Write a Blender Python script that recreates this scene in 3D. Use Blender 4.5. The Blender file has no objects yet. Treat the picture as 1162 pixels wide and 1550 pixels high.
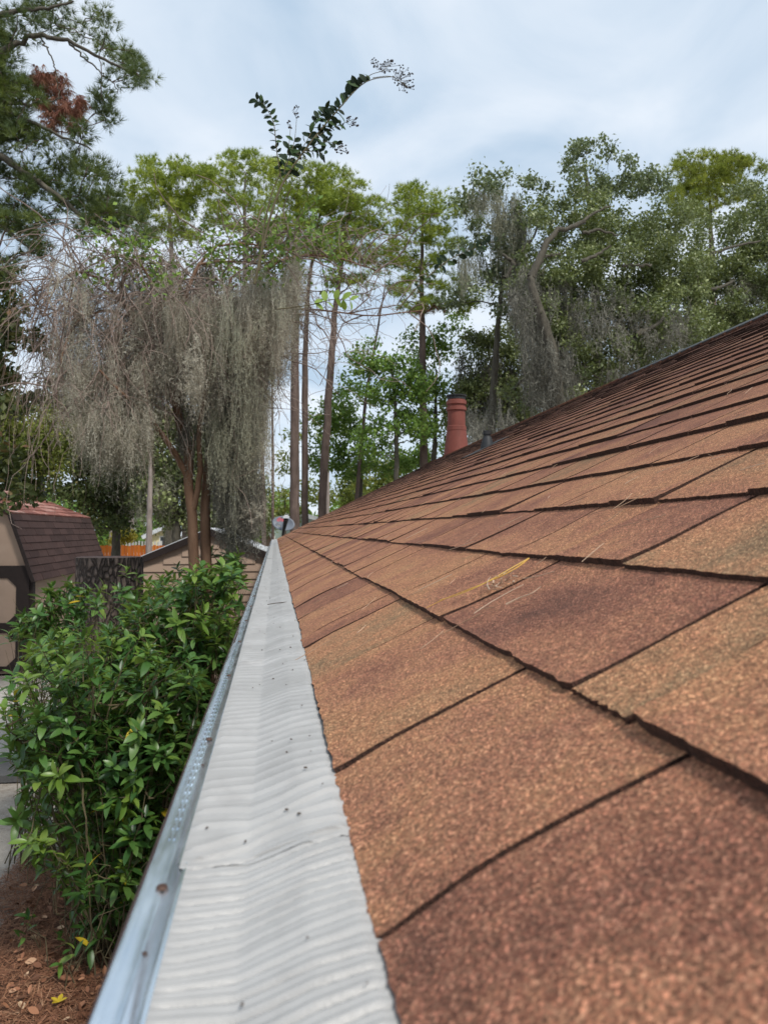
import bpy, math, random
import numpy as np
from mathutils import Vector, Matrix

random.seed(7)
rng = np.random.default_rng(7)
SC = bpy.context.scene
COL = SC.collection
R = math.radians

# ------------------------------------------------------------------ camera
F = 1160.0
TH = math.atan(28 / F)
PS = math.atan(165 / F * math.cos(TH))
CAM = np.array([0.0, 0.0, 2.86])
FW = np.array([math.sin(PS) * math.cos(TH), math.cos(PS) * math.cos(TH), math.sin(TH)])
RT = np.array([math.cos(PS), -math.sin(PS), 0.0])
UP = np.cross(RT, FW)
cam_d = bpy.data.cameras.new("camera")
cam = bpy.data.objects.new("camera", cam_d)
COL.objects.link(cam)
cam.location = CAM
cam.rotation_euler = Matrix((RT, UP, -FW)).transposed().to_euler()
cam_d.sensor_fit = 'VERTICAL'
cam_d.sensor_height = 36
cam_d.sensor_width = 27
cam_d.lens = F / 1550 * 36
cam_d.clip_start = 0.01
cam_d.clip_end = 2000
cam_d.dof.use_dof = True
cam_d.dof.focus_distance = 1.6
cam_d.dof.aperture_fstop = 13
SC.camera = cam

# ------------------------------------------------------------------ sky, sun, exposure
SUN_EL, SUN_AZ = R(52), R(150)          # azimuth clockwise from +Y: behind the camera to the right
world = bpy.data.worlds.new("World")
SC.world = world
world.use_nodes = True
wn, wl = world.node_tree.nodes, world.node_tree.links
wn.clear()
wo = wn.new('ShaderNodeOutputWorld')
bg = wn.new('ShaderNodeBackground')
sky = wn.new('ShaderNodeTexSky')
sky.sky_type = 'NISHITA'
sky.sun_disc = False
sky.sun_elevation = SUN_EL
sky.sun_rotation = SUN_AZ
tc = wn.new('ShaderNodeTexCoord')
sep = wn.new('ShaderNodeSeparateXYZ')
wl.new(tc.outputs['Generated'], sep.inputs[0])
zc = wn.new('ShaderNodeMath'); zc.operation = 'ADD'; zc.inputs[1].default_value = 0.32
zm = wn.new('ShaderNodeMath'); zm.operation = 'MAXIMUM'; zm.inputs[1].default_value = 0.0
wl.new(sep.outputs[2], zm.inputs[0]); wl.new(zm.outputs[0], zc.inputs[0])
dv = wn.new('ShaderNodeVectorMath'); dv.operation = 'DIVIDE'
cb = wn.new('ShaderNodeCombineXYZ')
for i in range(3): wl.new(zc.outputs[0], cb.inputs[i])
wl.new(tc.outputs['Generated'], dv.inputs[0]); wl.new(cb.outputs[0], dv.inputs[1])
mp = wn.new('ShaderNodeMapping'); mp.inputs['Rotation'].default_value = (0, 0, R(35)); mp.inputs['Scale'].default_value = (1.2, 1.35, 1.0)
wl.new(dv.outputs[0], mp.inputs[0])
nz = wn.new('ShaderNodeTexNoise'); nz.inputs['Scale'].default_value = 1.9; nz.inputs['Detail'].default_value = 7; nz.inputs['Roughness'].default_value = 0.5
nz.inputs['Distortion'].default_value = 0.5
wl.new(mp.outputs[0], nz.inputs['Vector'])
cr = wn.new('ShaderNodeValToRGB')
e = cr.color_ramp.elements
e[0].position = 0.37; e[0].color = (3.9, 4.95, 6.1, 1)
e[1].position = 0.63; e[1].color = (6.5, 7.0, 7.6, 1)
m_ = e.new(0.49); m_.color = (5.2, 6.0, 6.9, 1)
wl.new(nz.outputs[0], cr.inputs[0])
mx = wn.new('ShaderNodeMix'); mx.data_type = 'RGBA'; mx.inputs[0].default_value = 0.9
wl.new(sky.outputs[0], mx.inputs[6]); wl.new(cr.outputs[0], mx.inputs[7])
wl.new(mx.outputs[2], bg.inputs[0])
bg.inputs[1].default_value = 0.1
wl.new(bg.outputs[0], wo.inputs[0])

sd = bpy.data.lights.new("sun", 'SUN')
sun = bpy.data.objects.new("sun", sd)
COL.objects.link(sun)
sd.energy = 2.6
sd.angle = R(10)
sd.color = (1.0, 0.95, 0.88)
sdir = Vector((math.sin(SUN_AZ) * math.cos(SUN_EL), math.cos(SUN_AZ) * math.cos(SUN_EL), math.sin(SUN_EL)))
sun.rotation_euler = sdir.to_track_quat('Z', 'Y').to_euler()
sun.location = (0, -5, 20)
SC.view_settings.view_transform = 'Standard'
SC.view_settings.look = 'None'
SC.view_settings.exposure = 0.50
SC.view_settings.gamma = 1

# ------------------------------------------------------------------ helpers
def at(px, py, Y):
    d = RT * (px - 581) + UP * (775 - py) + FW * F
    return CAM + d * (Y / d[1])

def atv(px, py, Y):
    px, py, Y = np.broadcast_arrays(np.asarray(px, float), np.asarray(py, float), np.asarray(Y, float))
    d = (px - 581)[..., None] * RT + (775 - py)[..., None] * UP + F * FW
    return CAM + d * (Y / d[..., 1])[..., None]

def proj(p):
    q = np.asarray(p, float) - CAM
    z = q @ FW
    return 581 + F * (q @ RT) / z, 775 - F * (q @ UP) / z, z

def mpp(Y):            # metres per photo pixel at depth Y
    return Y / F

class MB:
    """collects polygons (by corner count) of one mesh"""
    def __init__(s):
        s.v = []; s.n = 0; s.f = []; s.t = []
    def add(s, v, f, tint=0.5):
        v = np.asarray(v, float).reshape(-1, 3); f = np.asarray(f, int)
        s.v.append(v); s.f.append(f + s.n); s.n += len(v)
        t = np.empty(len(f)); t[:] = tint
        s.t.append(t)
    def box(s, x0, x1, y0, y1, z0, z1, tint=0.5):
        v = [(x, y, z) for x in (x0, x1) for y in (y0, y1) for z in (z0, z1)]
        s.add(v, [(0, 1, 3, 2), (4, 6, 7, 5), (0, 4, 5, 1), (2, 3, 7, 6), (0, 2, 6, 4), (1, 5, 7, 3)], tint)
    def obox(s, a, b, w, h, tint=0.5):
        """box from point a to b, width w (horizontal), height h"""
        a = np.array(a, float); b = np.array(b, float); d = b - a; d /= np.linalg.norm(d)
        up = np.array([0, 0, 1.0]) if abs(d[2]) < .95 else np.array([0, 1.0, 0])
        sx = np.cross(d, up); sx /= np.linalg.norm(sx); uz = np.cross(sx, d)
        v = [p + sx * i * w / 2 + uz * j * h / 2 for p in (a, b) for i in (-1, 1) for j in (-1, 1)]
        s.add(v, [(0, 1, 3, 2), (4, 6, 7, 5), (0, 4, 5, 1), (2, 3, 7, 6), (0, 2, 6, 4), (1, 5, 7, 3)], tint)
    def tube(s, pts, rad, k=6, tint=0.5, cap=True, rough=0.0):
        pts = np.asarray(pts, float); n = len(pts)
        rad = np.broadcast_to(np.asarray(rad, float), (n,))
        d = np.gradient(pts, axis=0); d /= np.linalg.norm(d, axis=1)[:, None] + 1e-9
        ref = np.array([0.0, 1.0, 0.0]) if abs(d[:, 1]).mean() < .8 else np.array([1.0, 0, 0])
        a = np.cross(d, ref); a /= np.linalg.norm(a, axis=1)[:, None] + 1e-9
        b = np.cross(d, a)
        an = np.arange(k) * 2 * math.pi / k
        r = rad[:, None] * np.ones(k)
        if rough: r = r * (1 + rough * rng.standard_normal((n, k)))
        v = pts[:, None, :] + r[..., None] * (np.cos(an)[None, :, None] * a[:, None, :] + np.sin(an)[None, :, None] * b[:, None, :])
        i = np.arange(n - 1)[:, None] * k; j = np.arange(k)[None, :]; j2 = (j + 1) % k
        f = np.stack([i + j, i + j2, i + k + j2, i + k + j], -1).reshape(-1, 4)
        s.add(v.reshape(-1, 3), f, tint)
        if cap:
            tip = pts[-1] + d[-1] * rad[-1] * .4
            vv = np.vstack([v[-1], tip])
            s.add(vv, [(x, (x + 1) % k, k) for x in range(k)], tint)
    def lathe(s, c, prof, k=24, axis=(0, 0, 1), tint=.5):
        ax = Vector(axis).normalized(); q = ax.to_track_quat('Z', 'Y')
        c = np.array(c, float); pr = prof; vs = []
        for (r, z) in pr:
            for j in range(k):
                a = 2 * math.pi * j / k
                p = q @ Vector((r * math.cos(a), r * math.sin(a), z)); vs.append(c + np.array(p))
        f = [(i * k + j, i * k + (j + 1) % k, (i + 1) * k + (j + 1) % k, (i + 1) * k + j) for i in range(len(pr) - 1) for j in range(k)]
        s.add(vs, f, tint)
    def scatter(s, tv, tf, pos, mats, scale, tint):
        """copies of template tv/tf"""
        tv = np.asarray(tv, float); tf = np.asarray(tf, int); m = len(pos)
        if m == 0: return
        sc = np.broadcast_to(np.asarray(scale, float), (m,))
        v = np.einsum('mij,nj->mni', mats, tv) * sc[:, None, None] + pos[:, None, :]
        f = (tf[None] + (np.arange(m) * len(tv))[:, None, None]).reshape(-1, tf.shape[1])
        t = np.repeat(np.broadcast_to(tint, (m,)), len(tf))
        s.add(v.reshape(-1, 3), f, t)
    def mesh(s, name, mat, smooth=False):
        me = bpy.data.meshes.new(name)
        if s.n:
            v = np.concatenate(s.v)
            tot = np.concatenate([np.full(len(f), f.shape[1]) for f in s.f if len(f)])
            idx = np.concatenate([f.ravel() for f in s.f if len(f)])
            me.vertices.add(len(v)); me.vertices.foreach_set('co', v.ravel())
            me.loops.add(len(idx)); me.loops.foreach_set('vertex_index', idx)
            me.polygons.add(len(tot))
            st = np.concatenate([[0], np.cumsum(tot)[:-1]])
            me.polygons.foreach_set('loop_start', st)
            me.polygons.foreach_set('loop_total', tot)
            me.polygons.foreach_set('use_smooth', np.full(len(tot), smooth))
            at_ = me.attributes.new('tint', 'FLOAT', 'FACE')
            at_.data.foreach_set('value', np.concatenate(s.t).astype(np.float32))
            me.update(calc_edges=True)
        me.materials.append(mat)
        return me
    def build(s, name, mat, parent=None, smooth=False, label=None, cat=None, group=None, kind=None):
        o = bpy.data.objects.new(name, s.mesh(name, mat, smooth))
        COL.objects.link(o)
        if parent is not None: o.parent = parent; o.matrix_parent_inverse = parent_inv(parent)
        tag(o, label, cat, group, kind)
        return o

def parent_inv(p):
    """thing Empties only move, and their mesh parts sit at the world origin"""
    return Matrix.Translation(p.location).inverted() if p.type == 'EMPTY' else Matrix.Identity(4)

def tag(o, label=None, cat=None, group=None, kind=None):
    if label: o['label'] = label
    if cat: o['category'] = cat
    if group: o['group'] = group
    if kind: o['kind'] = kind
    return o

def thing(name, loc, label, cat, group=None):
    o = bpy.data.objects.new(name, None); COL.objects.link(o)
    o.empty_display_size = .2
    o.location = loc
    return tag(o, label, cat, group)

def place(name, me, mat4, parent):
    o = bpy.data.objects.new(name, me); COL.objects.link(o)
    o.parent = parent; o.matrix_parent_inverse = parent_inv(parent)
    o.matrix_basis = mat4
    return o

def frames(d, nrm):
    """orthonormal matrices: X along d, Z near nrm"""
    d = d / (np.linalg.norm(d, axis=1)[:, None] + 1e-9)
    y = np.cross(nrm, d); y /= np.linalg.norm(y, axis=1)[:, None] + 1e-9
    z = np.cross(d, y)
    return np.stack([d, y, z], -1)

def rdir(n, zb=0.0, zs=1.0):
    v = rng.standard_normal((n, 3)); v[:, 2] = v[:, 2] * zs + zb
    return v / (np.linalg.norm(v, axis=1)[:, None] + 1e-9)

class N1:
    """smooth 1-D / 2-D value noise"""
    def __init__(s, seed): s.t = np.random.default_rng(seed).random((512, 64)) * 2 - 1
    def __call__(s, x, y=0.0):
        x, y = np.broadcast_arrays(np.asarray(x, float), np.asarray(y, float))
        xi = np.floor(x).astype(int); yi = np.floor(y).astype(int); fx = x - xi; fy = y - yi
        fx = fx * fx * (3 - 2 * fx); fy = fy * fy * (3 - 2 * fy)
        g = lambda a, b: s.t[a % 512, b % 64]
        return (g(xi, yi) * (1 - fx) + g(xi + 1, yi) * fx) * (1 - fy) + (g(xi, yi + 1) * (1 - fx) + g(xi + 1, yi + 1) * fx) * fy

# ------------------------------------------------------------------ materials
def mat_new(name):
    m = bpy.data.materials.new(name); m.use_nodes = True
    nt = m.node_tree; b = nt.nodes['Principled BSDF']
    return m, nt, b

def ramp(nt, stops, src):
    c = nt.nodes.new('ShaderNodeValToRGB'); el = c.color_ramp.elements
    while len(el) > 1: el.remove(el[0])
    el[0].position = stops[0][0]; el[0].color = (*stops[0][1], 1)
    for p, col in stops[1:]:
        x = el.new(p); x.color = (*col, 1)
    nt.links.new(src, c.inputs[0])
    return c.outputs[0]

def noise(nt, scale, detail=3, rough=.55, vec=None, dist=0):
    n = nt.nodes.new('ShaderNodeTexNoise'); n.inputs['Scale'].default_value = scale
    n.inputs['Detail'].default_value = detail; n.inputs['Roughness'].default_value = rough
    n.inputs['Distortion'].default_value = dist
    if vec is None:
        t = nt.nodes.new('ShaderNodeNewGeometry'); vec = t.outputs['Position']
    nt.links.new(vec, n.inputs['Vector'])
    return n.outputs[0]

def scaled(nt, s, rot=(0, 0, 0)):
    t = nt.nodes.new('ShaderNodeNewGeometry'); m = nt.nodes.new('ShaderNodeMapping')
    m.inputs['Scale'].default_value = s; m.inputs['Rotation'].default_value = rot
    nt.links.new(t.outputs['Position'], m.inputs[0]); return m.outputs[0]

def mixc(nt, f, a, b, mode='MIX'):
    m = nt.nodes.new('ShaderNodeMix'); m.data_type = 'RGBA'; m.blend_type = mode
    for i, x in ((0, f), (6, a), (7, b)):
        if isinstance(x, (int, float)): m.inputs[i].default_value = x
        elif isinstance(x, tuple): m.inputs[i].default_value = (*x, 1)
        else: nt.links.new(x, m.inputs[i])
    return m.outputs[2]

def mth(nt, op, a, b=0.0):
    m = nt.nodes.new('ShaderNodeMath'); m.operation = op
    for i, x in ((0, a), (1, b)):
        if isinstance(x, (int, float)): m.inputs[i].default_value = x
        else: nt.links.new(x, m.inputs[i])
    return m.outputs[0]

def bump(nt, b, h, dist, strength=1.0):
    n = nt.nodes.new('ShaderNodeBump'); n.inputs['Distance'].default_value = dist
    n.inputs['Strength'].default_value = strength
    nt.links.new(h, n.inputs['Height']); nt.links.new(n.outputs[0], b.inputs['Normal'])

def attr(nt, name='tint'):
    a = nt.nodes.new('ShaderNodeAttribute'); a.attribute_name = name; return a.outputs['Fac']

def foliage(name, stops, trans=.3, rough=.5, spec=.3, through=(.26, .32, .04)):
    m, nt, b = mat_new(name)
    c = ramp(nt, stops, attr(nt))
    nt.links.new(c, b.inputs['Base Color'])
    b.inputs['Roughness'].default_value = rough
    b.inputs['Specular IOR Level'].default_value = spec
    if trans:
        tr = nt.nodes.new('ShaderNodeBsdfTranslucent'); ms = nt.nodes.new('ShaderNodeMixShader')
        ms.inputs[0].default_value = trans
        tcol = mixc(nt, .5, c, through, 'MIX')
        nt.links.new(tcol, tr.inputs[0])
        o = nt.nodes['Material Output']
        nt.links.new(b.outputs[0], ms.inputs[1]); nt.links.new(tr.outputs[0], ms.inputs[2]); nt.links.new(ms.outputs[0], o.inputs[0])
    return m

def simple(name, stops, scale=6, rough=.8, detail=4, bumpd=0, metal=0, spec=.3, vec=None, tintmix=0):
    m, nt, b = mat_new(name)
    v = scaled(nt, vec) if vec else None
    n = noise(nt, scale, detail, .6, v)
    src = n
    if tintmix:
        src = mth(nt, 'ADD', mth(nt, 'MULTIPLY', n, 1 - tintmix), mth(nt, 'MULTIPLY', attr(nt), tintmix))
    nt.links.new(ramp(nt, stops, src), b.inputs['Base Color'])
    b.inputs['Roughness'].default_value = rough; b.inputs['Metallic'].default_value = metal
    b.inputs['Specular IOR Level'].default_value = spec
    if bumpd: bump(nt, b, n, bumpd)
    return m

# asphalt shingle granules
def shingle_mat(name, dark=1.0):
    m, nt, b = mat_new(name)
    geo = nt.nodes.new('ShaderNodeNewGeometry')
    vo = nt.nodes.new('ShaderNodeTexVoronoi'); vo.inputs['Scale'].default_value = 720
    nt.links.new(geo.outputs['Position'], vo.inputs['Vector'])
    sepc = nt.nodes.new('ShaderNodeSeparateColor'); nt.links.new(vo.outputs['Color'], sepc.inputs[0])
    g = sepc.outputs[0]; g2 = sepc.outputs[1]
    big = noise(nt, 6.5, 5, .65)
    med = noise(nt, 48, 3, .6)
    med2 = noise(nt, 150, 2, .6)
    t = attr(nt)
    k = mth(nt, 'ADD', mth(nt, 'MULTIPLY', big, .8), mth(nt, 'MULTIPLY', med, .25))
    k = mth(nt, 'ADD', k, mth(nt, 'MULTIPLY', mth(nt, 'SUBTRACT', t, .5), .40))
    base = ramp(nt, [(.20, (.12, .057, .041)), (.36, (.205, .094, .062)), (.50, (.285, .138, .083)), (.63, (.345, .180, .097)), (.80, (.215, .145, .083))], k)
    sh = ramp(nt, [(0, (.36, .33, .32)), (.28, (.68, .64, .62)), (.6, (1.02, 1.0, .98)), (.86, (1.35, 1.3, 1.25)), (.96, (2.3, 2.3, 2.3))], g)
    col = mixc(nt, .85, base, sh, 'MULTIPLY')
    redd = ramp(nt, [(.25, (1.04, .92, .88)), (.75, (.98, 1.05, 1.0))], g2)
    col = mixc(nt, .8, col, redd, 'MULTIPLY')
    m2 = ramp(nt, [(.32, (.62, .61, .60)), (.52, (1, 1, 1)), (.68, (1.36, 1.32, 1.26))], mth(nt, 'ADD', mth(nt, 'MULTIPLY', noise(nt, 380, 2, .6), .75), mth(nt, 'MULTIPLY', noise(nt, 70, 3, .65), .25)))
    col = mixc(nt, .9, col, m2, 'MULTIPLY')
    # weathering: algae and grime that came down from the ridge
    sx = nt.nodes.new('ShaderNodeSeparateXYZ'); nt.links.new(geo.outputs['Position'], sx.inputs[0])
    hgt = mth(nt, 'ADD', sx.outputs[0], mth(nt, 'MULTIPLY', noise(nt, 1.3, 4, .6, scaled(nt, (.5, 2.2, .5))), 1.2))
    gr = ramp(nt, [(0.0, (1, 1, 1)), (.22, (.93, .90, .90)), (.5, (.62, .57, .58)), (1, (.40, .35, .37))], mth(nt, 'DIVIDE', mth(nt, 'SUBTRACT', hgt, .5), 2.6))
    col = mixc(nt, 1.0, col, gr, 'MULTIPLY')
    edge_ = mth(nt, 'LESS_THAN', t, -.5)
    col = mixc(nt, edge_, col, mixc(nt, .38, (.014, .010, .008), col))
    if dark != 1.0: col = mixc(nt, 1.0, col, (dark, dark, dark), 'MULTIPLY')
    nt.links.new(col, b.inputs['Base Color'])
    b.inputs['Roughness'].default_value = .88; b.inputs['Specular IOR Level'].default_value = .25
    bump(nt, b, mth(nt, 'ADD', vo.outputs['Distance'], mth(nt, 'MULTIPLY', med2, .8)), .0012, .55)
    return m

M_shingle = shingle_mat('asphalt_granules')
M_ridge = shingle_mat('ridge_granules', .62)
M_deck = simple('roof_felt', [(0, (.008, .006, .005)), (1, (.014, .01, .009))], 40, .95)
M_guard, nt, b = mat_new('white_mesh')
gm = noise(nt, 22, 5, .65, scaled(nt, (1, .6, 1)))
nt.links.new(ramp(nt, [(.25, (.30, .292, .282)), (.5, (.355, .348, .337)), (.8, (.395, .388, .376))], gm), b.inputs['Base Color'])
b.inputs['Roughness'].default_value = .42; b.inputs['Specular IOR Level'].default_value = .45
w1 = nt.nodes.new('ShaderNodeTexVoronoi'); w1.inputs['Scale'].default_value = 1100
g_ = nt.nodes.new('ShaderNodeNewGeometry'); nt.links.new(g_.outputs['Position'], w1.inputs['Vector'])
bump(nt, b, w1.outputs['Distance'], .0004, .35)
M_galv, nt, b = mat_new('galvanised_metal')
gv = noise(nt, 45, 5, .6, scaled(nt, (3, .5, 1)))
nt.links.new(ramp(nt, [(.3, (.55, .63, .70)), (.7, (.80, .88, .95))], gv), b.inputs['Base Color'])  # blue tint puts the reflected sky into the metal's base colour
b.inputs['Metallic'].default_value = .9
nt.links.new(ramp(nt, [(.3, (.12,) * 3), (.7, (.26,) * 3)], gv), b.inputs['Roughness'])
M_lip = simple('brown_gutter_enamel', [(.2, (.035, .02, .017)), (.8, (.06, .034, .028))], 30, .5)
M_screw = simple('rusty_screw', [(.2, (.05, .03, .025)), (.8, (.12, .07, .05))], 300, .6, metal=.4)
M_spot = simple('dark_debris', [(.2, (.03, .02, .015)), (.8, (.1, .07, .05))], 300, .9)
M_white = simple('off_white_paint', [(.2, (.55, .54, .5)), (.8, (.68, .67, .63))], 5, .7)
M_tan = simple('tan_siding_paint', [(.2, (.27, .19, .14)), (.8, (.33, .24, .18))], 3, .75, bumpd=.002)
M_chim = simple('red_brown_chimney_paint', [(.25, (.12, .034, .024)), (.55, (.175, .048, .034)), (.85, (.21, .075, .055))], 6, .65, vec=(1, 1, .5))
M_black = simple('black_metal', [(.2, (.012, .012, .013)), (.8, (.035, .035, .035))], 20, .5)
M_rubber = simple('dark_grey_rubber', [(.2, (.018, .02, .022)), (.8, (.035, .037, .04))], 20, .55)
M_dkwood = simple('dark_brown_trim', [(.2, (.012, .007, .006)), (.8, (.022, .014, .012))], 14, .75)
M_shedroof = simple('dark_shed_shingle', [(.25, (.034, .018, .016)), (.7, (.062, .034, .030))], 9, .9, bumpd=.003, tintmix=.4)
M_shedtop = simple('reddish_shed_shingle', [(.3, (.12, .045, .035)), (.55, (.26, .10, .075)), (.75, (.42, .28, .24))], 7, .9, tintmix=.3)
M_orange = simple('orange_boards', [(.2, (.42, .10, .012)), (.8, (.60, .16, .02))], 3, .7, vec=(6, 6, .4), tintmix=.5)
M_yellowh = simple('pale_yellow_wall', [(.2, (.62, .54, .30)), (.8, (.70, .62, .38))], 2, .8)
M_greenh = simple('grey_green_wall', [(.2, (.24, .31, .27)), (.8, (.30, .37, .33))], 2, .8)
M_whiter = simple('pale_grey_roofing', [(.2, (.42, .44, .46)), (.8, (.6, .62, .64))], 2, .6)
M_glass = simple('dark_window_glass', [(.2, (.02, .025, .03)), (.8, (.04, .05, .06))], 2, .1, spec=.6)
M_dish = simple('grey_dish_paint', [(.2, (.13, .15, .18)), (.8, (.18, .20, .24))], 4, .5)
M_red = simple('red_lettering', [(.2, (.6, .03, .05)), (.8, (.7, .05, .07))], 4, .5)
M_straw = foliage('yellow_pine_straw', [(0, (.38, .20, .05)), (.5, (.52, .30, .06)), (1, (.62, .42, .12))], 0, .6)
M_litter = foliage('brown_litter', [(0, (.08, .038, .022)), (.4, (.23, .10, .055)), (.75, (.36, .18, .10)), (1, (.48, .34, .22))], 0, .8)

def bark(name, a, bb, sc=10, vec=(1, 1, .25), bd=.02):
    m, nt, b = mat_new(name)
    n = noise(nt, sc, 6, .65, scaled(nt, vec)); n2 = noise(nt, sc * .3, 3)
    c = ramp(nt, [(.3, a), (.7, bb)], mth(nt, 'ADD', mth(nt, 'MULTIPLY', n, .7), mth(nt, 'MULTIPLY', n2, .3)))
    nt.links.new(c, b.inputs['Base Color']); b.inputs['Roughness'].default_value = .9
    b.inputs['Specular IOR Level'].default_value = .2
    bump(nt, b, n, bd); return m

B_pine = bark('pine_bark', (.055, .038, .032), (.17, .125, .105), 9)
B_oak = bark('oak_bark', (.045, .040, .032), (.135, .122, .095), 14, (1, 1, .4), .03)
B_crape = bark('crape_bark', (.10, .055, .034), (.26, .155, .10), 7, (1, 1, .3), .004)
B_twig = bark('grey_brown_twig', (.11, .078, .062), (.30, .235, .20), 9, (1, 1, 1), .004)
B_shoot = bark('green_brown_shoot', (.06, .05, .03), (.16, .14, .08), 12, (1, 1, 1), .002)
B_pale = bark('pale_trunk_bark', (.16, .13, .115), (.34, .29, .26), 9)
B_stem = bark('shrub_stem', (.05, .042, .022), (.15, .12, .07), 9)
B_stump, nt, b = mat_new('stump_bark')
vs = nt.nodes.new('ShaderNodeTexVoronoi'); vs.feature = 'DISTANCE_TO_EDGE'; vs.inputs['Scale'].default_value = 19
nn = nt.nodes.new('ShaderNodeTexNoise'); nn.inputs['Scale'].default_value = 8
vm = scaled(nt, (1, 1, .42))
nt.links.new(vm, nn.inputs['Vector'])
va = nt.nodes.new('ShaderNodeVectorMath'); va.operation = 'MULTIPLY_ADD'; va.inputs[1].default_value = (.12, .12, .12)
nt.links.new(nn.outputs['Color'], va.inputs[0]); nt.links.new(vm, va.inputs[2]); nt.links.new(va.outputs[0], vs.inputs['Vector'])
fi = noise(nt, 40, 5, .6)
cc = ramp(nt, [(.0, (.04, .03, .026)), (.12, (.085, .064, .055)), (.3, (.17, .13, .11))], vs.outputs['Distance'])
cc = mixc(nt, .7, cc, ramp(nt, [(.3, (.6, .6, .6)), (.7, (1.5, 1.45, 1.4))], fi), 'MULTIPLY')
nt.links.new(cc, b.inputs['Base Color']); b.inputs['Roughness'].default_value = .95
bump(nt, b, mth(nt, 'MINIMUM', vs.outputs['Distance'], .2), .12, 1.0)

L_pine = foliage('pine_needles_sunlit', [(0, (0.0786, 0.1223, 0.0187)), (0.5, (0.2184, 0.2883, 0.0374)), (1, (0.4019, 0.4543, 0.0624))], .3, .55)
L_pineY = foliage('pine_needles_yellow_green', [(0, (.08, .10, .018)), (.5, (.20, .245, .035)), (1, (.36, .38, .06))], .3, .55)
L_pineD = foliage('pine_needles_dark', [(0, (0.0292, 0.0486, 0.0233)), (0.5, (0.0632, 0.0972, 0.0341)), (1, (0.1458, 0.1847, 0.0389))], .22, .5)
L_dead = foliage('dead_needles_red_brown', [(0, (.13, .045, .034)), (.5, (.27, .10, .075)), (1, (.38, .20, .14))], .2, .7)
L_oak = foliage('oak_leaves', [(0, (0.0551, 0.0733, 0.0284)), (0.5, (0.1378, 0.172, 0.0595)), (0.85, (0.243, 0.2787, 0.1064)), (1, (0.4212, 0.462, 0.241))], .2, .42, .5)
L_oakG = foliage('oak_leaves_grey_green', [(0, (0.0454, 0.0635, 0.0333)), (0.5, (0.121, 0.1588, 0.0726)), (1, (0.2722, 0.3175, 0.1663))], .2, .45, .5)
L_broad = foliage('broad_leaves_green', [(0, (0.0506, 0.1013, 0.0236)), (0.5, (0.135, 0.2447, 0.0506)), (1, (0.2869, 0.405, 0.0844))], .38, .5)
L_lime = foliage('broad_leaves_yellow_green', [(0, (0.069, 0.0978, 0.0207)), (0.5, (0.161, 0.1955, 0.0403)), (1, (0.299, 0.2875, 0.069))], .38, .5)
L_dark = foliage('dark_leaves', [(0, (0.027, 0.039, 0.015)), (0.5, (0.06, 0.0825, 0.027)), (0.85, (0.12, 0.1275, 0.045)), (1, (0.24, 0.135, 0.0675))], .2, .5)
L_crape = foliage('crape_leaves', [(0, (.008, .016, .010)), (.6, (.014, .028, .014)), (1, (.05, .09, .03))], .06, .6, .12)
L_berry = simple('dark_seed_capsules', [(0, (.02, .014, .014)), (1, (.05, .035, .03))], 90, .6)
L_bush = foliage('shrub_leaf_old', [(0, (0.0211, 0.0581, 0.0169)), (0.45, (0.0444, 0.1214, 0.0275)), (0.8, (0.0898, 0.1901, 0.0422)), (1, (0.1584, 0.2534, 0.0634))], .3, .38, .5)
L_bushN = foliage('shrub_leaf_new', [(0, (0.077, 0.165, 0.0275)), (0.5, (0.143, 0.253, 0.0385)), (1, (0.209, 0.297, 0.066))], .38, .38, .5)
L_yel = foliage('yellow_leaf', [(0, (.45, .30, .02)), (1, (.62, .48, .04))], .3, .5)
L_moss = foliage('spanish_moss', [(0, (0.2003, 0.1752, 0.1346)), (0.5, (0.4149, 0.3805, 0.3047)), (1, (0.6726, 0.646, 0.5316))], .35, .9, .05, (.36, .33, .27))
L_mossG = foliage('spanish_moss_green_grey', [(0, (0.147, 0.145, 0.1045)), (0.5, (0.3045, 0.3, 0.2232)), (1, (0.4725, 0.47, 0.3515))], .35, .9, .05, (.33, .34, .27))
L_mossD = foliage('spanish_moss_dark', [(0, (0.0875, 0.085, 0.0688)), (0.5, (0.1875, 0.1812, 0.15)), (1, (0.325, 0.3125, 0.2625))], .3, .9, .05, (.2, .19, .16))

# ------------------------------------------------------------------ SETTING: ground
gmat, nt, b = mat_new('sandy_ground')
n1 = noise(nt, .9, 6, .62); n2 = noise(nt, 14, 5, .65); n3 = noise(nt, 90, 3, .6)
gc = ramp(nt, [(.30, (.15, .115, .085)), (.46, (.33, .30, .26)), (.62, (.42, .385, .34)), (.8, (.22, .15, .105))], mth(nt, 'ADD', mth(nt, 'MULTIPLY', n1, .65), mth(nt, 'MULTIPLY', n2, .35)))
gc = mixc(nt, .6, gc, ramp(nt, [(.3, (.6, .58, .55)), (.7, (1.25, 1.22, 1.2))], n3), 'MULTIPLY')
nt.links.new(gc, b.inputs['Base Color']); b.inputs['Roughness'].default_value = .95
bump(nt, b, n2, .03)
g = MB()
gx = np.concatenate([[-900, -200, -60], np.linspace(-25, 25, 41), [60, 200, 900]])
gy = np.concatenate([[-300, -60, -10], np.linspace(-3, 45, 49), [80, 200, 1200]])
X, Y = np.meshgrid(gx, gy, indexing='ij')
nzg = N1(3)
Z = .05 * nzg(X * .6 + 50, Y * .6 + 5) * ((np.abs(X) < 26) & (Y < 46)) - .03
vv = np.stack([X, Y, Z], -1).reshape(-1, 3); ny = len(gy)
i, j = np.meshgrid(np.arange(len(gx) - 1), np.arange(ny - 1), indexing='ij')
ff = np.stack([i * ny + j, (i + 1) * ny + j, (i + 1) * ny + j + 1, i * ny + j + 1], -1).reshape(-1, 4)
g.add(vv, ff)
g.build('ground', gmat, kind='structure', smooth=True)
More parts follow.
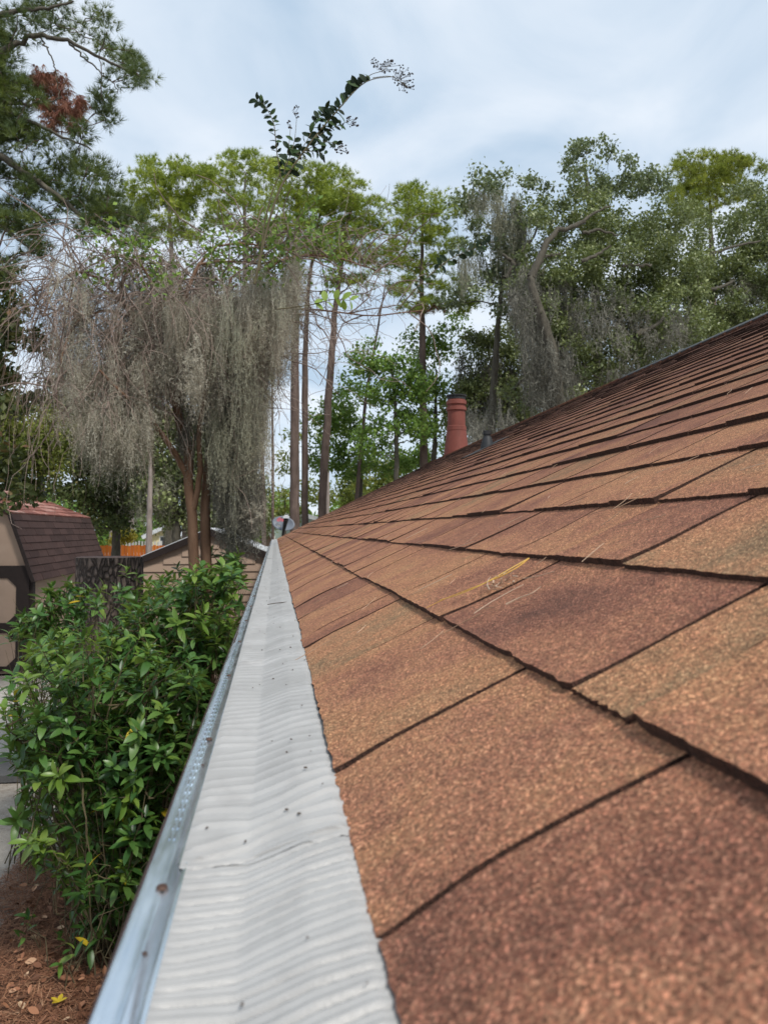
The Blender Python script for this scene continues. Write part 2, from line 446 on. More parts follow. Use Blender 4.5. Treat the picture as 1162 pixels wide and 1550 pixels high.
# dark paved strip and pale concrete path at the left
M_asph = simple('worn_asphalt', [(.2, (.055, .055, .055)), (.8, (.10, .10, .10))], 30, .9, bumpd=.003)
M_conc = simple('pale_concrete', [(.2, (.27, .25, .22)), (.8, (.40, .38, .35))], 8, .9, bumpd=.003)
p = MB(); p.box(-8.0, -2.55, 9.35, 10.1, -.02, .06); p.build('driveway', M_asph, kind='structure')
for k in range(5):
    p = MB(); p.box(-8.0, -1.9, 10.13 + k * .88, 10.13 + k * .88 + .86, -.02, .075 + .004 * (k % 2), k / 5)
    if k == 0:
        path = p.build('path', M_conc, kind='structure')
    else:
        p.build('slab', M_conc, path)

# ------------------------------------------------------------------ HOUSE
H_CAM = .1615
PIT = math.atan(.5)
EX = .0489; EZ = 2.86 - H_CAM
UC, US = math.cos(PIT), math.sin(PIT)
EXP = .143; NC = 24
Y0, Y1 = -.75, 15.2
house = thing('house', (3.1, 7, 0), 'brown shingled house roof with white gutter guard filling the right foreground', 'house')
def rp(t, y, h):
    t, y, h = np.broadcast_arrays(np.asarray(t, float), np.asarray(y, float), np.asarray(h, float))
    return np.stack([EX + t * UC - h * US, y, EZ + t * US + h * UC], -1)
LT = NC * EXP
ridge = rp(LT, 0, 0)
RXc, RZc = ridge[0], ridge[2]
deck = MB()
d0 = -.012
def deckpt(x, z): return [(x, Y0, z), (x, Y1, z)]
a0 = rp(-.004, 0, d0 + .009); a1 = rp(LT, 0, d0 + .009); a2 = (2 * RXc - a0[0], a0[2])
prof = [(a0[0], a0[2]), (a1[0], a1[2]), (a2[0], a2[1]), (a2[0] - .01, a2[1] - .03), (a1[0], a1[2] - .03), (a0[0] + .01, a0[2] - .02)]
pv = [(x, Y0, z) for x, z in prof] + [(x, Y1, z) for x, z in prof]
deck.add(pv, [(k, (k + 1) % 6, (k + 1) % 6 + 6, k + 6) for k in range(6)])
deck.add(pv, [(0, 1, 4, 5)]); deck.add(pv, [(1, 2, 3, 4)]); deck.add(pv, [(6, 11, 10, 7)]); deck.add(pv, [(7, 10, 9, 8)])
roof = deck.build('roof', M_deck, house)

sn = N1(21)
def droop(t, y):
    """slight sag over the eave and waviness of the courses"""
    return -.004 * np.clip(1 - t / .05, 0, 1) ** 2 + .0012 * sn(y * 2.2 + 7, t * 6 + 3) + .0008 * sn(y * 9, t * 14)

def tab_arrays(n, y0, y1, H, t0, nx, nt_, jit, seed, gap=0):
    r = np.random.default_rng(seed)
    te = (n + 1) * EXP + .004
    if n == 0: t0 = -.008 + (t0 - n * EXP)
    ts = np.linspace(t0, te, nt_ + 1)
    ys = np.linspace(y0, y1, nx + 1)
    T, Yy = np.meshgrid(ts, ys, indexing='ij')
    T = T.copy(); Yy = Yy.copy()
    if jit:
        T[0] += r.normal(0, jit, nx + 1)
        Yy[:, 0] += r.normal(0, jit * .5, nt_ + 1); Yy[:, -1] += r.normal(0, jit * .5, nt_ + 1)
        uu_ = np.linspace(0, 1, nt_ + 1)
        wa, wb = [.0018 * np.sin(uu_ * math.pi * 1.7 + (round(c_ * 200) * 1.7) % 6.28) for c_ in (y0 - gap, y1 + gap)]
        fr = np.linspace(0, 1, nx + 1)[None]
        Yy += wa[:, None] * (1 - fr) + wb[:, None] * fr
    hh = H * (1 - np.clip((T - n * EXP) / (EXP * 1.3), 0, 1)) + droop(T, Yy)
    if jit: hh = hh + (r.random() * .0025) * np.clip(1 - (T - t0) / .05, 0, 1) ** 2
    top = rp(T, Yy, hh)
    bh = np.full_like(hh, -.003) + droop(T, Yy)
    bot = rp(T, Yy, bh)
    W = nx + 1
    v = np.concatenate([top.reshape(-1, 3), bot[0], bot[:, 0], bot[:, -1]])
    f = []
    for i in range(nt_):
        for j in range(nx): f.append((i * W + j, (i + 1) * W + j, (i + 1) * W + j + 1, i * W + j + 1))
    o1 = (nt_ + 1) * W; o2 = o1 + W; o3 = o2 + nt_ + 1
    for j in range(nx): f.append((j, j + 1, o1 + j + 1, o1 + j))
    for i in range(nt_):
        f.append((i * W, o2 + i, o2 + i + 1, (i + 1) * W))
        f.append((i * W + nx, (i + 1) * W + nx, o3 + i + 1, o3 + i))
    nt2 = nt_ * nx
    return v, f, nt2

fixed = {0: [-.12, .118, .312, .525, .838, 1.075, 1.165], 1: [-.1, .14, .365, .44, .795, 1.075, 1.30], 2: [.1, .36, .64, .81, .97, 1.2]}
tabs = []
for n in range(NC):
    cuts = list(fixed.get(n, []))
    y = cuts[0] if cuts else .3 + random.random() * .3
    while y > Y0 + .3:
        y -= random.uniform(.17, .33); cuts.insert(0, y)
    cuts[0] = Y0 - .02
    if not fixed.get(n): cuts.append(y + random.uniform(.2, .3)); cuts = sorted(set(cuts))
    y = cuts[-1]
    while y < Y1 - .25:
        y += random.choice([.12, .15, .18, .2, .22, .25]) + random.uniform(-.01, .01); cuts.append(y)
    cuts[-1] = Y1 + .015
    tn = random.random()
    for a, c in zip(cuts[:-1], cuts[1:]):
        if c - a < .04: continue
        H = random.choice([.0038, .0044, .005, .006, .0074]) + .0009 * min(n, 8) / 4
        tt = random.choice([.1, .3, .45, .5, .55, .62, .75, .95]) * .8 + .1
        gap = random.choice([.0024, .0028]) if -.2 < a < 1.2 and n < 4 else random.choice([.0026, .0034, .0042])
        mid = rp((n + .5) * EXP, (a + c) / 2, 0)
        px, py, z = proj(mid)
        vis = z > .12 and -250 < px < 1500 and py < 1900
        area = (c - a) * EXP / max(z, .1) ** 2 if vis else 0
        # grazing angle
        vd = mid - CAM; area *= abs((vd / np.linalg.norm(vd)) @ np.array([-US, 0, UC])) + .01
        inside = -30 < px < 1190 and 0 < py < 1650
        tabs.append((area if inside else area * .3, n, a + gap, c - gap, H, n * EXP + random.uniform(-.0015, .0015), tt, z, gap))
tabs.sort(key=lambda q: -q[0])
rest = MB()
for k, (ar, n, a, c, H, t0, tt, z, gap) in enumerate(tabs):
    if k < 300:
        nx, nt_, jit = (26, 20, .0007) if z < 1.1 else ((10, 6, .0008) if z < 3 else (4, 2, .001))
        v, f, nf = tab_arrays(n, a, c, H, t0, nx, nt_, jit, k, gap)
        m = MB(); m.add(v, f, np.where(np.arange(len(f)) < nf, tt, -1.0))
        m.build('shingle', M_shingle, roof)
    else:
        v, f, nf = tab_arrays(n, a, c, H, t0, 2, 1, .0009, k, gap)
        rest.add(v, f, np.where(np.arange(len(f)) < nf, tt, -1.0))
rest.build('shingle', M_shingle, roof, kind='stuff')
# back slope courses (unseen from the photograph's side)
back = MB()
for n in range(NC):
    p0 = rp(n * EXP, 0, .005); p1 = rp((n + 1) * EXP, 0, .001)
    for (ya, yb) in ((Y0, Y1),):
        back.add([(2 * RXc - p0[0], ya, p0[2]), (2 * RXc - p0[0], yb, p0[2]), (2 * RXc - p1[0], yb, p1[2]), (2 * RXc - p1[0], ya, p1[2]),
                  (2 * RXc - p0[0], ya, p0[2] - .008), (2 * RXc - p0[0], yb, p0[2] - .008)], [(0, 1, 2, 3), (0, 4, 5, 1)], .4)
back.build('back_slope', M_shingle, roof)
# ridge caps
y = Y0
while y < Y1:
    L = .145; m = MB(); hh = .012
    w = .15
    pts = []
    for yy, hz in ((y, .016), (y + L + .02, .004)):
        for sgn, tt in ((-1, w), (0, 0), (1, w)):
            pts.append((RXc + sgn * tt * UC, yy, RZc + .004 - tt * US + hz + (.006 if tt == 0 else .004)))
    low = [(p[0], p[1], p[2] - .016) for p in pts]
    v = pts + low
    m.add(v, [(0, 1, 4, 3), (1, 2, 5, 4), (0, 6, 7, 1), (1, 7, 8, 2), (0, 3, 9, 6), (2, 8, 11, 5)], random.random())
    m.build('ridge_cap', M_ridge, roof)
    y += L
# raised dark ridge vent on the near half
rv = MB()
q_ = [(-1, .014), (0, .018), (1, .014)]
rv.add([(RXc + i * .13 * UC, yy, RZc - abs(i) * .13 * US + .012 + h_) for yy in (3.0, 6.4) for i, h_ in q_] + [(RXc + i * .13 * UC, yy, RZc - .13 * US + .004) for yy in (3.0, 6.4) for i in (-1, 1)],
       [(0, 1, 4, 3), (1, 2, 5, 4), (0, 3, 8, 6), (2, 7, 9, 5)], .1)
rv.build('ridge_vent', M_black, roof)

# walls, fascia, soffit
w = MB(); w.box(.42, 2 * RXc - .42, Y0 + .3, Y1 - .3, 0, EZ - .12); w.build('wall', M_tan, house)
w = MB()
for ya in (Y0 + .3, Y1 - .3):
    w.add([(.42, ya, EZ - .12), (2 * RXc - .42, ya, EZ - .12), (RXc, ya, RZc - .04)], [(0, 1, 2)])
w.build('gable', M_tan, house)
w = MB(); w.box(.035, .055, Y0, Y1, EZ - .19, EZ - .022); w.box(2 * RXc - .055, 2 * RXc - .035, Y0, Y1, EZ - .19, EZ - .03); w.build('fascia', M_white, house)
w = MB(); w.box(.056, .42, Y0, Y1, EZ - .15, EZ - .135); w.build('soffit', M_white, house)

# gutter: trough, brown front lip, white corrugated guard with galvanised strip
XL = -.0645; ZS = EZ - .018
gt = MB()
gp = [(.034, EZ - .03), (.034, EZ - .135), (-.03, EZ - .135), (-.05, EZ - .10), (-.062, EZ - .07), (-.0665, EZ - .04), (-.068, ZS - .004), (-.0668, ZS + .0012), (-.064, ZS + .0022), (-.0622, ZS + .0012), (-.0625, ZS - .004), (-.0600, EZ - .06), (-.046, EZ - .10), (-.028, EZ - .132), (.031, EZ - .132), (.031, EZ - .03)]
n_ = len(gp)
gv_ = [(x, Y0, z) for x, z in gp] + [(x, Y1 + .02, z) for x, z in gp]
gt.add(gv_, [(k, (k + 1) % n_, (k + 1) % n_ + n_, k + n_) for k in range(n_)])
gutter = gt.build('gutter', M_lip, house)
e_ = MB(); e_.box(-.066, .034, Y1 + .021, Y1 + .024, EZ - .135, ZS - .003); e_.build('end_cap', M_lip, gutter)

NR = N1(5)
JY = .425
def guard_h(x, y):
    yy = y - .10 * x + .25 * np.abs(x + .02) * 0
    ph = np.where(y < JY, yy / .0125, yy / .0200) + .75 * NR(yy * 9 + 3, x * 14 + 8) + .5 * NR(yy * 27 + 60, x * 22 + 31)
    s = np.sin(2 * math.pi * ph)
    crest = np.where(y < JY, -1.15 * np.clip((s - .5) / .5, 0, 1), 1.15 * np.clip((s - .55) / .45, 0, 1)) - .25 * np.clip((-s - .6) / .4, 0, 1)
    amp = .0021 * np.clip(.75 + .8 * NR(yy * 21 + 9, x * 10 + 2), .08, 1.4)
    ph2 = yy / .0067 + .6 * NR(yy * 14, x * 18 + 20)
    u2 = .00007 * np.sin(2 * math.pi * ph2)
    return amp * crest + u2
def guard_panel(ya, yb, xs0, zoff, dy):
    xs = np.concatenate([np.linspace(xs0, xs0 + .006, 4)[:-1], np.linspace(xs0 + .006, -.0144, 12)[:-1], np.linspace(-.0144, .046, 26)])
    ys = [ya]
    while ys[-1] < yb: ys.append(ys[-1] + max(dy, abs(ys[-1]) * .0035 if ys[-1] > 0 else dy))
    ys[-1] = yb; ys = np.array(ys)
    Xg, Yg = np.meshgrid(xs, ys, indexing='ij')
    s1 = np.clip((Xg + .0144) / .030, 0, 1); s2 = np.clip((Xg - .0156) / .0304, 0, 1)
    Zb = ZS + .0016 + .0098 * s1 + .0046 * s2 + .0012 * NR(Yg * 3, 4)
    edge = np.clip((Xg - xs0) / .006, 0, 1) * np.clip((.047 - Xg) / .014, .12, 1)
    Zb = Zb - .004 * np.clip((Xg - .036) / .01, 0, 1)
    fade = np.clip(1 - (Yg - 4) / 6, .35, 1)
    Zg = Zb + guard_h(Xg, Yg) * edge * fade + zoff
    m = MB(); W = len(ys)
    v = np.stack([Xg, Yg, Zg], -1).reshape(-1, 3)
    i, j = np.meshgrid(np.arange(len(xs) - 1), np.arange(W - 1), indexing='ij')
    m.add(v, np.stack([i * W + j, (i + 1) * W + j, (i + 1) * W + j + 1, i * W + j + 1], -1).reshape(-1, 4))
    # folded edge down to the strip
    ev = v[:W]; lo = ev.copy(); lo[:, 2] = ZS - .001
    m.add(np.vstack([ev, lo]), [(k, W + k, W + k + 1, k + 1) for k in range(W - 1)])
    return m.build('gutter_guard', M_guard, gutter, smooth=True)
JY = .425
guard_panel(-.55, JY, -.0455, .0, .0011)
guard_panel(JY - .008, 4.9, -.0490, .0004, .0012)
guard_panel(4.892, 10.0, -.0490, .0004, .004)
guard_panel(9.99, Y1, -.0490, .0012, .004)
# dark spots and crumbs on the guard are bits of debris
def strip(ya, yb, x1, zo):
    m = MB()
    pr = [(XL - .0002, ZS + .0030), (XL + .0028, ZS + .0016), (XL + .0085, ZS + .0012), (XL + .0092, ZS + .0004), (XL + .0104, ZS + .0004), (XL + .0112, ZS + .0012), (x1 - .003, ZS + .0012), (x1 - .001, ZS + .0022), (x1 + .0006, ZS + .0010)]
    ys = np.arange(ya, yb, .03 if yb < 2 else .06); ys = np.append(ys, yb)
    v = np.array([(x + .0004 * NR(yy * 7, 2), yy, z + zo + .00035 * NR(yy * 11 + 2, x * 200)) for x, z in pr for yy in ys]); W = len(ys)
    m.add(v, [(i * W + j, (i + 1) * W + j, (i + 1) * W + j + 1, i * W + j + 1) for i in range(len(pr) - 1) for j in range(W - 1)])
    return m.build('metal_strip', M_galv, gutter, smooth=True)
strip(-.55, JY, -.0452, 0.0002)
strip(JY, Y1, -.0487, -.0004)
# embossed dashes along the strip
da = MB(); y = .46
while y < 5:
    for xx in (XL + .0045, XL + .0072):
        da.box(xx, xx + .0009, y, y + .009, ZS + .0008, ZS + .00165)
    y += .016
da.build('embossed_dashes', M_galv, gutter, kind='stuff')
# screws
sc_me = MB(); sc_me.lathe((0, 0, 0), [(0.0001, .0016), (.0023, .0015), (.0027, .0008), (.0028, 0)], 12)
sc_mesh = sc_me.mesh('screw', M_screw)
ho = MB(); ho.lathe((0, 0, 0), [(.0001, .0005), (.0011, .0005), (.0012, 0)], 10); ho_mesh = ho.mesh('rivet', M_screw)
y = .398
ysc = [.398, .672]
while ysc[-1] < 12: ysc.append(ysc[-1] + .29)
for yy in ysc:
    place('screw', sc_mesh, Matrix.Translation((XL + .0095, yy, ZS + .0012)), gutter)
for yy in (.338, .60):
    place('rivet', ho_mesh, Matrix.Translation((XL + .0108, yy, ZS + .0013)), gutter)
# debris on guard
db = MB()
for k in range(60):
    yy = .2 + 3.2 * random.random() ** 1.4; xx = random.uniform(-.043, .038)
    s1 = np.clip((xx + .0144) / .030, 0, 1); s2 = np.clip((xx - .0156) / .0304, 0, 1)
    zz = ZS + .0034 + .0098 * s1 + .0046 * s2
    r_ = random.uniform(.0003, .0008) * (1 + yy * .25)
    an = random.random() * 6
    db.obox((xx, yy, zz), (xx + r_ * 2.5 * math.cos(an), yy + r_ * 2.5 * math.sin(an), zz + .0002), r_ * 1.5, r_)
db.build('debris', M_spot, kind='stuff', label='dark specks of leaf debris lying on the white gutter guard', cat='debris')

# chimney (round metal flue, red-brown)
CY = 14.3
cc_ = at(690.5, 640, CY); cx = cc_[0]; s = mpp(CY) * 1.0
def zy(py): return at(690, py, CY)[2]
ch = MB()
zb = RZc - (cx - RXc) * .5 - .1
ch.lathe((cx, CY, 0), [(21.5 * s, zb), (20.2 * s, zy(692)), (15.2 * s, zy(653)), (15.2 * s, zy(652)), (14.0 * s, zy(651)), (13.6 * s, zy(622)), (13.4 * s, zy(603))], 32)
chim = ch.build('chimney', M_chim, house, smooth=False)
bd_ = MB(); bd_.lathe((cx, CY, 0), [(13.8 * s, zy(653)), (15.6 * s, zy(652)), (15.2 * s, zy(646)), (13.8 * s, zy(645))], 32); bd_.build('band', M_chim, chim)
for (ya, yb) in ((621.5, 616.5), (612.5, 607)):
    bd_ = MB(); bd_.lathe((cx, CY, 0), [(13.4 * s, zy(ya + 1)), (15.8 * s, zy(ya)), (15.4 * s, zy(yb)), (13.4 * s, zy(yb - 1))], 32); bd_.build('band', M_chim, chim)
cp = MB(); cp.lathe((cx, CY, 0), [(13.9 * s, zy(605)), (13.6 * s, zy(601)), (15.6 * s, zy(600.5)), (15.9 * s, zy(598.5)), (7 * s, zy(597)), (.01, zy(597))], 32)
for k in range(16):
    a = k * math.pi / 8
    cp.box(cx + 13.5 * s * math.cos(a) - .01, cx + 13.5 * s * math.cos(a) + .01, CY + 13.5 * s * math.sin(a) - .01, CY + 13.5 * s * math.sin(a) + .01, zy(603.5), zy(600.4))
cp.build('rain_cap', M_black, chim)
# vent pipe with rubber boot, just below the ridge on the visible slope
def on_roof(px, py, h=.006):
    d = RT * (px - 581) + UP * (775 - py) + FW * F
    nr = np.array([-US, 0, UC]); o = rp(0, 0, h)
    k = ((o - CAM) @ nr) / (d @ nr)
    return CAM + d * k
vp = on_roof(737, 676)
vs_ = mpp(vp[1])
vb = MB()
vb.lathe((vp[0], vp[1], vp[2] - .02), [(13 * vs_, -.07), (11 * vs_, .0), (9 * vs_, .05), (7 * vs_, .09), (6 * vs_, .105)], 20)
vent = vb.build('vent_pipe', M_rubber, house, smooth=True)
vb = MB(); vb.lathe((vp[0], vp[1], vp[2] - .02), [(5.6 * vs_, .09), (5.6 * vs_, .12), (6.6 * vs_, .125), (6.6 * vs_, .155), (4.8 * vs_, .156), (4.8 * vs_, .1)], 20); vb.build('collar', M_black, vent)
vb = MB(); q0 = rp((vp[0] - EX) / UC, vp[1], .008)
tq = (vp[0] - EX) / UC
fl = [rp(tq + a * .16, vp[1] + b_ * .17, .011) for a, b_ in ((-1.3, -1), (1, -1), (1, 1), (-1.3, 1))]
fl2 = [rp(tq + a * .16, vp[1] + b_ * .17, .002) for a, b_ in ((-1.3, -1), (1, -1), (1, 1), (-1.3, 1))]
vb.add(fl + fl2, [(0, 1, 2, 3), (0, 4, 5, 1), (1, 5, 6, 2), (2, 6, 7, 3), (3, 7, 4, 0)]); vb.build('flashing', M_rubber, vent)

# ------------------------------------------------------------------ satellite dish beyond the far roof corner
DY = 16.0
dc = at(429.5, 793.5, DY); ds = mpp(DY)
dish = thing('satellite_dish', (dc[0], DY + .25, dc[2] - .6), 'grey oval satellite dish with red lettering at the far gutter end', 'satellite dish')
dm = MB(); K = 32; rings = 6
nd = Vector((-.12, -1, .42)).normalized(); q = nd.to_track_quat('Z', 'Y')
tiltq = Matrix.Rotation(R(-14), 4, nd)
vs2 = []
for side in (0, 1):
    for i in range(rings + 1):
        rr = i / rings
        for k in range(K):
            a = k * 2 * math.pi / K
            pnt = Vector((rr * 17.2 * ds * math.cos(a), rr * 11.4 * ds * math.sin(a), .05 * rr * rr - .012 * side))
            w_ = tiltq @ (q @ pnt); vs2.append((dc[0] + w_.x, dc[1] + w_.y, dc[2] + w_.z))
def di(sd_, i, k): return sd_ * (rings + 1) * K + i * K + k % K
fs = [(di(0, i, k), di(0, i, k + 1), di(0, i + 1, k + 1), di(0, i + 1, k)) for i in range(rings) for k in range(K)]
fs += [(di(1, i, k), di(1, i + 1, k), di(1, i + 1, k + 1), di(1, i, k + 1)) for i in range(rings) for k in range(K)]
fs += [(di(0, rings, k), di(0, rings, k + 1), di(1, rings, k + 1), di(1, rings, k)) for k in range(K)]
dm.add(vs2, fs); dm.build('reflector', M_dish, dish, smooth=True)
am = MB()
pA = at(427.5, 811, DY - .02); pB = at(433, 786, DY - .30); 
am.tube([pA, (pA + pB) / 2 + np.array([0, -.05, -.01]), pB], [.02, .035, .05], 6); am.build('feed_arm', M_black, dish)
am = MB(); am.box(pB[0] - .06, pB[0] + .06, pB[1] - .06, pB[1] + .05, pB[2] + .02, pB[2] + .07); am.box(pB[0] - .035, pB[0] + .035, pB[1] - .05, pB[1] + .1, pB[2] + .07, pB[2] + .09); am.build('receiver', M_whiter, dish)
am = MB(); am.tube([dc + np.array([0, .06, -.02]), dc + np.array([0, .28, -.12]), dc + np.array([.02, .28, -.75]), (dc[0] + .25, Y1 + .12, EZ - .1)], .022, 8); am.build('mast', M_black, dish)
tx = bpy.data.curves.new('lettering', 'FONT'); tx.body = 'dish'; tx.size = .13; tx.extrude = .002
t0_ = bpy.data.objects.new('lettering_curve', tx)
tmesh = bpy.data.meshes.new_from_object(t0_); bpy.data.objects.remove(t0_)
tmesh.materials.clear(); tmesh.materials.append(M_red)
to = bpy.data.objects.new('lettering', tmesh); COL.objects.link(to)
to.parent = dish; to.matrix_parent_inverse = parent_inv(dish)
mt_ = (tiltq @ q.to_matrix().to_4x4())
lp_ = at(419, 790, DY - .06)
zz_ = Vector(nd); xx_ = Vector((1, -.12, 0)).normalized(); xx_ = (xx_ - zz_ * xx_.dot(zz_)).normalized(); yy_ = zz_.cross(xx_)
mm = Matrix((xx_, yy_, zz_)).transposed().to_4x4(); mm.translation = Vector(lp_) + zz_ * .03
to.matrix_basis = mm

# ------------------------------------------------------------------ gambrel shed
SY0, SY1 = 16.3, 22.8
SXr, SXc = -4.82, -7.15
ZB = 3.22; XB = SXr - .42; ZE = 1.96; ZR = 4.0
shed = thing('garden_shed', (SXc, 19.5, 0), 'tan gambrel shed with dark brown shingled roof and black trimmed door', 'shed')
w = MB()
XlB = 2 * SXc - XB; Xl = 2 * SXc - SXr
pr = [(SXr - .06, 0), (SXr - .06, ZE), (XB - .05, ZB - .06), (SXc, ZR - .06), (XlB + .05, ZB - .06), (Xl + .06, ZE), (Xl + .06, 0)]
v = [(x, SY0, z) for x, z in pr] + [(x, SY1, z) for x, z in pr]
w.add(v, [(k, k + 7, (k + 1) % 7 + 7, (k + 1) % 7) for k in range(7)])
w.add(v, [tuple(range(7))]); w.add(v, [tuple(range(13, 6, -1))])
w.build('wall', M_tan, shed)
# roofs: courses
def slope_panels(name, x0, z0, x1, z1, rows, colw, mat, par, yA, yB, seed):
    r = random.Random(seed); L = math.hypot(x1 - x0, z1 - z0); ux, uz = (x1 - x0) / L, (z1 - z0) / L
    nx_, nz_ = (uz, -ux)
    if nz_ < 0 and abs(uz) < .9: nx_, nz_ = -nx_, -nz_
    if nz_ < 0: nx_, nz_ = -nx_, -nz_
    m = MB()
    m.add([(x0, yA, z0), (x1, yA, z1), (x1, yB, z1), (x0, yB, z0), (x0 - nx_ * .05, yA, z0 - nz_ * .05), (x1 - nx_ * .05, yA, z1 - nz_ * .05), (x1 - nx_ * .05, yB, z1 - nz_ * .05), (x0 - nx_ * .05, yB, z0 - nz_ * .05)],
          [(0, 1, 2, 3), (4, 7, 6, 5), (0, 4, 5, 1), (3, 2, 6, 7), (0, 3, 7, 4), (1, 5, 6, 2)], .2)
    base = m.build(name, mat, par)
    for k in range(rows):
        t0, t1 = L * k / rows, L * (k + 1) / rows; y = yA
        first = True
        while y < yB - .01:
            y2 = min(yB, y + (colw * (.5 if first and k % 2 else 1))); first = False
            m = MB(); hA = .016 + r.uniform(0, .008); hB = .005
            P = lambda t, yy, h: (x0 + ux * t + nx_ * h, yy, z0 + uz * t + nz_ * h)
            m.add([P(t0, y + .006, hA), P(t1, y + .006, hB), P(t1, y2 - .006, hB), P(t0, y2 - .006, hA), P(t0, y + .006, 0.001), P(t0, y2 - .006, .001), P(t1, y + .006, .001), P(t1, y2 - .006, .001)],
                  [(0, 1, 2, 3), (0, 3, 5, 4), (0, 4, 6, 1), (3, 2, 7, 5)], r.random())
            m.build('shingle', mat, base)
            y = y2
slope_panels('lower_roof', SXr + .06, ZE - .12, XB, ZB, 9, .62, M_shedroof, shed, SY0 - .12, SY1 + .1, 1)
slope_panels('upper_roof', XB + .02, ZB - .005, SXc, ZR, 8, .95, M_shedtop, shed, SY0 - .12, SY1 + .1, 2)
for (xa, za, xb, zb_) in ((Xl - .06, ZE - .12, XlB, ZB), (XlB - .02, ZB - .005, SXc, ZR)):
    m = MB(); m.add([(xa, SY0 - .12, za), (xb, SY0 - .12, zb_), (xb, SY1 + .1, zb_), (xa, SY1 + .1, za)], [(0, 1, 2, 3)]); m.build('far_roof', M_shedroof, shed)
m = MB()
m.obox((SXr + .05, SY0 - .14, ZE - .12), (XB, SY0 - .14, ZB), .03, .07)
m.obox((XB, SY0 - .14, ZB), (SXc, SY0 - .14, ZR), .03, .07)
m.build('rake_trim', M_dkwood, shed)
m = MB(); m.box(SXr - .14, SXr + .02, SY0 - .03, SY0 + .12, 0, ZE - .02); m.build('corner_post', M_dkwood, shed)
# door at the gable (cross-braced trim)
dx1 = at(46, 900, SY0)[0]; dx0 = dx1 - 1.75
zt = at(30, 856, SY0)[2]; zb0 = .06
door = MB(); door.box(dx0, dx1, SY0 - .03, SY0 - .002, zb0, zt); door = door.build('door', M_tan, shed)
tr = MB()
tw = .25
tr.box(dx0, dx1, SY0 - .055, SY0 - .031, zt - tw, zt)
tr.box(dx0, dx1, SY0 - .055, SY0 - .031, zb0, zb0 + .09)
tr.box(dx1 - tw, dx1, SY0 - .055, SY0 - .031, zb0 + .09, zt - tw)
tr.box(dx0, dx0 + tw, SY0 - .055, SY0 - .031, zb0 + .09, zt - tw)
zm_ = at(20, 950, SY0)[2]
tr.box(dx0 + tw, dx1 - tw, SY0 - .054, SY0 - .031, zm_ - .1, zm_ + .1)
for (xc, sx_) in ((dx1 - tw, -1), (dx0 + tw, 1)):
    for (zc_, sz_) in ((zt - tw, -1), (zm_ + .1, 1), (zm_ - .1, -1), (zb0 + .09, 1)):
        tr.add([(xc, SY0 - .053, zc_), (xc + sx_ * .17, SY0 - .053, zc_), (xc, SY0 - .053, zc_ + sz_ * .17)], [(0, 1, 2)])
tr.build('door_trim', M_dkwood, door)

# ------------------------------------------------------------------ lap-sided lean-to with a dark sloping roof edge
LY = 12.2
pl = at(205, 850, LY); pt = at(318, 803, LY)
lean = thing('lap_sided_shed', ((pl[0] + pt[0]) / 2, LY + 1.5, 0), 'small tan lap sided shed under a black edged sloping roof behind the stump', 'shed')
xr = pt[0] + (pt[0] - pl[0])
w = MB(); sl = (pt[2] - pl[2]) / (pt[0] - pl[0])
w.add([(pl[0] - .02, LY, 0), (xr - .15, LY, 0), (xr - .15, LY, pl[2]), (pt[0], LY, pt[2] - .06), (pl[0] - .02, LY, pl[2]),
       (pl[0] - .02, LY + 3, 0), (xr - .15, LY + 3, 0), (xr - .15, LY + 3, pl[2]), (pt[0], LY + 3, pt[2] - .06), (pl[0] - .02, LY + 3, pl[2])],
      [(0, 1, 2, 3, 4)]); w.add(w.v[0], [(5, 9, 8, 7, 6)]); w.add(w.v[0], [(0, 4, 9, 5), (1, 6, 7, 2)])
lw = w.build('wall', M_tan, lean)
z = .1
while z < pt[2] - .15:
    def xlim(zz):
        if zz <= pl[2] - .02: return pl[0] - .03
        return pl[0] + (zz - pl[2]) / sl + .25
    xa = xlim(z + .115); xb = 2 * pt[0] - xa
    if xb - xa > .2:
        m = MB(); m.add([(xa, LY - .028, z), (xb, LY - .028, z), (xb, LY - .006, z + .118), (xa, LY - .006, z + .118), (xa, LY - .002, z), (xb, LY - .002, z)],
                        [(0, 1, 2, 3), (0, 4, 5, 1)], random.random()); m.build('siding_board', M_tan, lw)
    z += .118
for (a, c) in (((pl[0] - .05, pl[2] - .02), (pt[0], pt[2])), ((pt[0], pt[2]), (xr + .05, pl[2] - .02))):
    m = MB(); m.obox((a[0], LY + 1.55, a[1] + .02), (c[0], LY + 1.55, c[1] + .02), 3.2, .05); m.build('roof_panel', M_whiter, lean)
    m = MB(); m.obox((a[0], LY - .07, a[1] - .02), (c[0], LY - .07, c[1] - .02), .03, .10); m.build('rake_board', M_dkwood, lean)

# ------------------------------------------------------------------ tall stump
TY = 8.8
sp = at(165, 843, TY); sr = 45 * mpp(TY)
stump = thing('tree_stump', (sp[0], TY, 0), 'tall thick cut tree trunk with furrowed grey brown bark and flat top', 'tree stump')
m = MB(); K = 56; rows = 40; vs3 = []
sn2 = N1(77)
for i in range(rows + 1):
    z = sp[2] * i / rows; fl_ = 1 + .25 * math.exp(-z * 2.5)
    for k in range(K):
        a = k * 2 * math.pi / K
        r_ = sr * fl_ * (1 + .03 * math.sin(3 * a + 1) + .02 * math.sin(5 * a + z * .4) + .05 * abs(float(sn2(k * .9, z * 3))) + .012 * random.random())
        vs3.append((sp[0] + r_ * math.cos(a), TY + r_ * math.sin(a), z))
m.add(vs3, [(i * K + k, i * K + (k + 1) % K, (i + 1) * K + (k + 1) % K, (i + 1) * K + k) for i in range(rows) for k in range(K)])
m.build('trunk', B_stump, stump)
m = MB(); m.add(vs3[-K:] + [(sp[0], TY, sp[2] + .01)], [(k, (k + 1) % K, K) for k in range(K)])
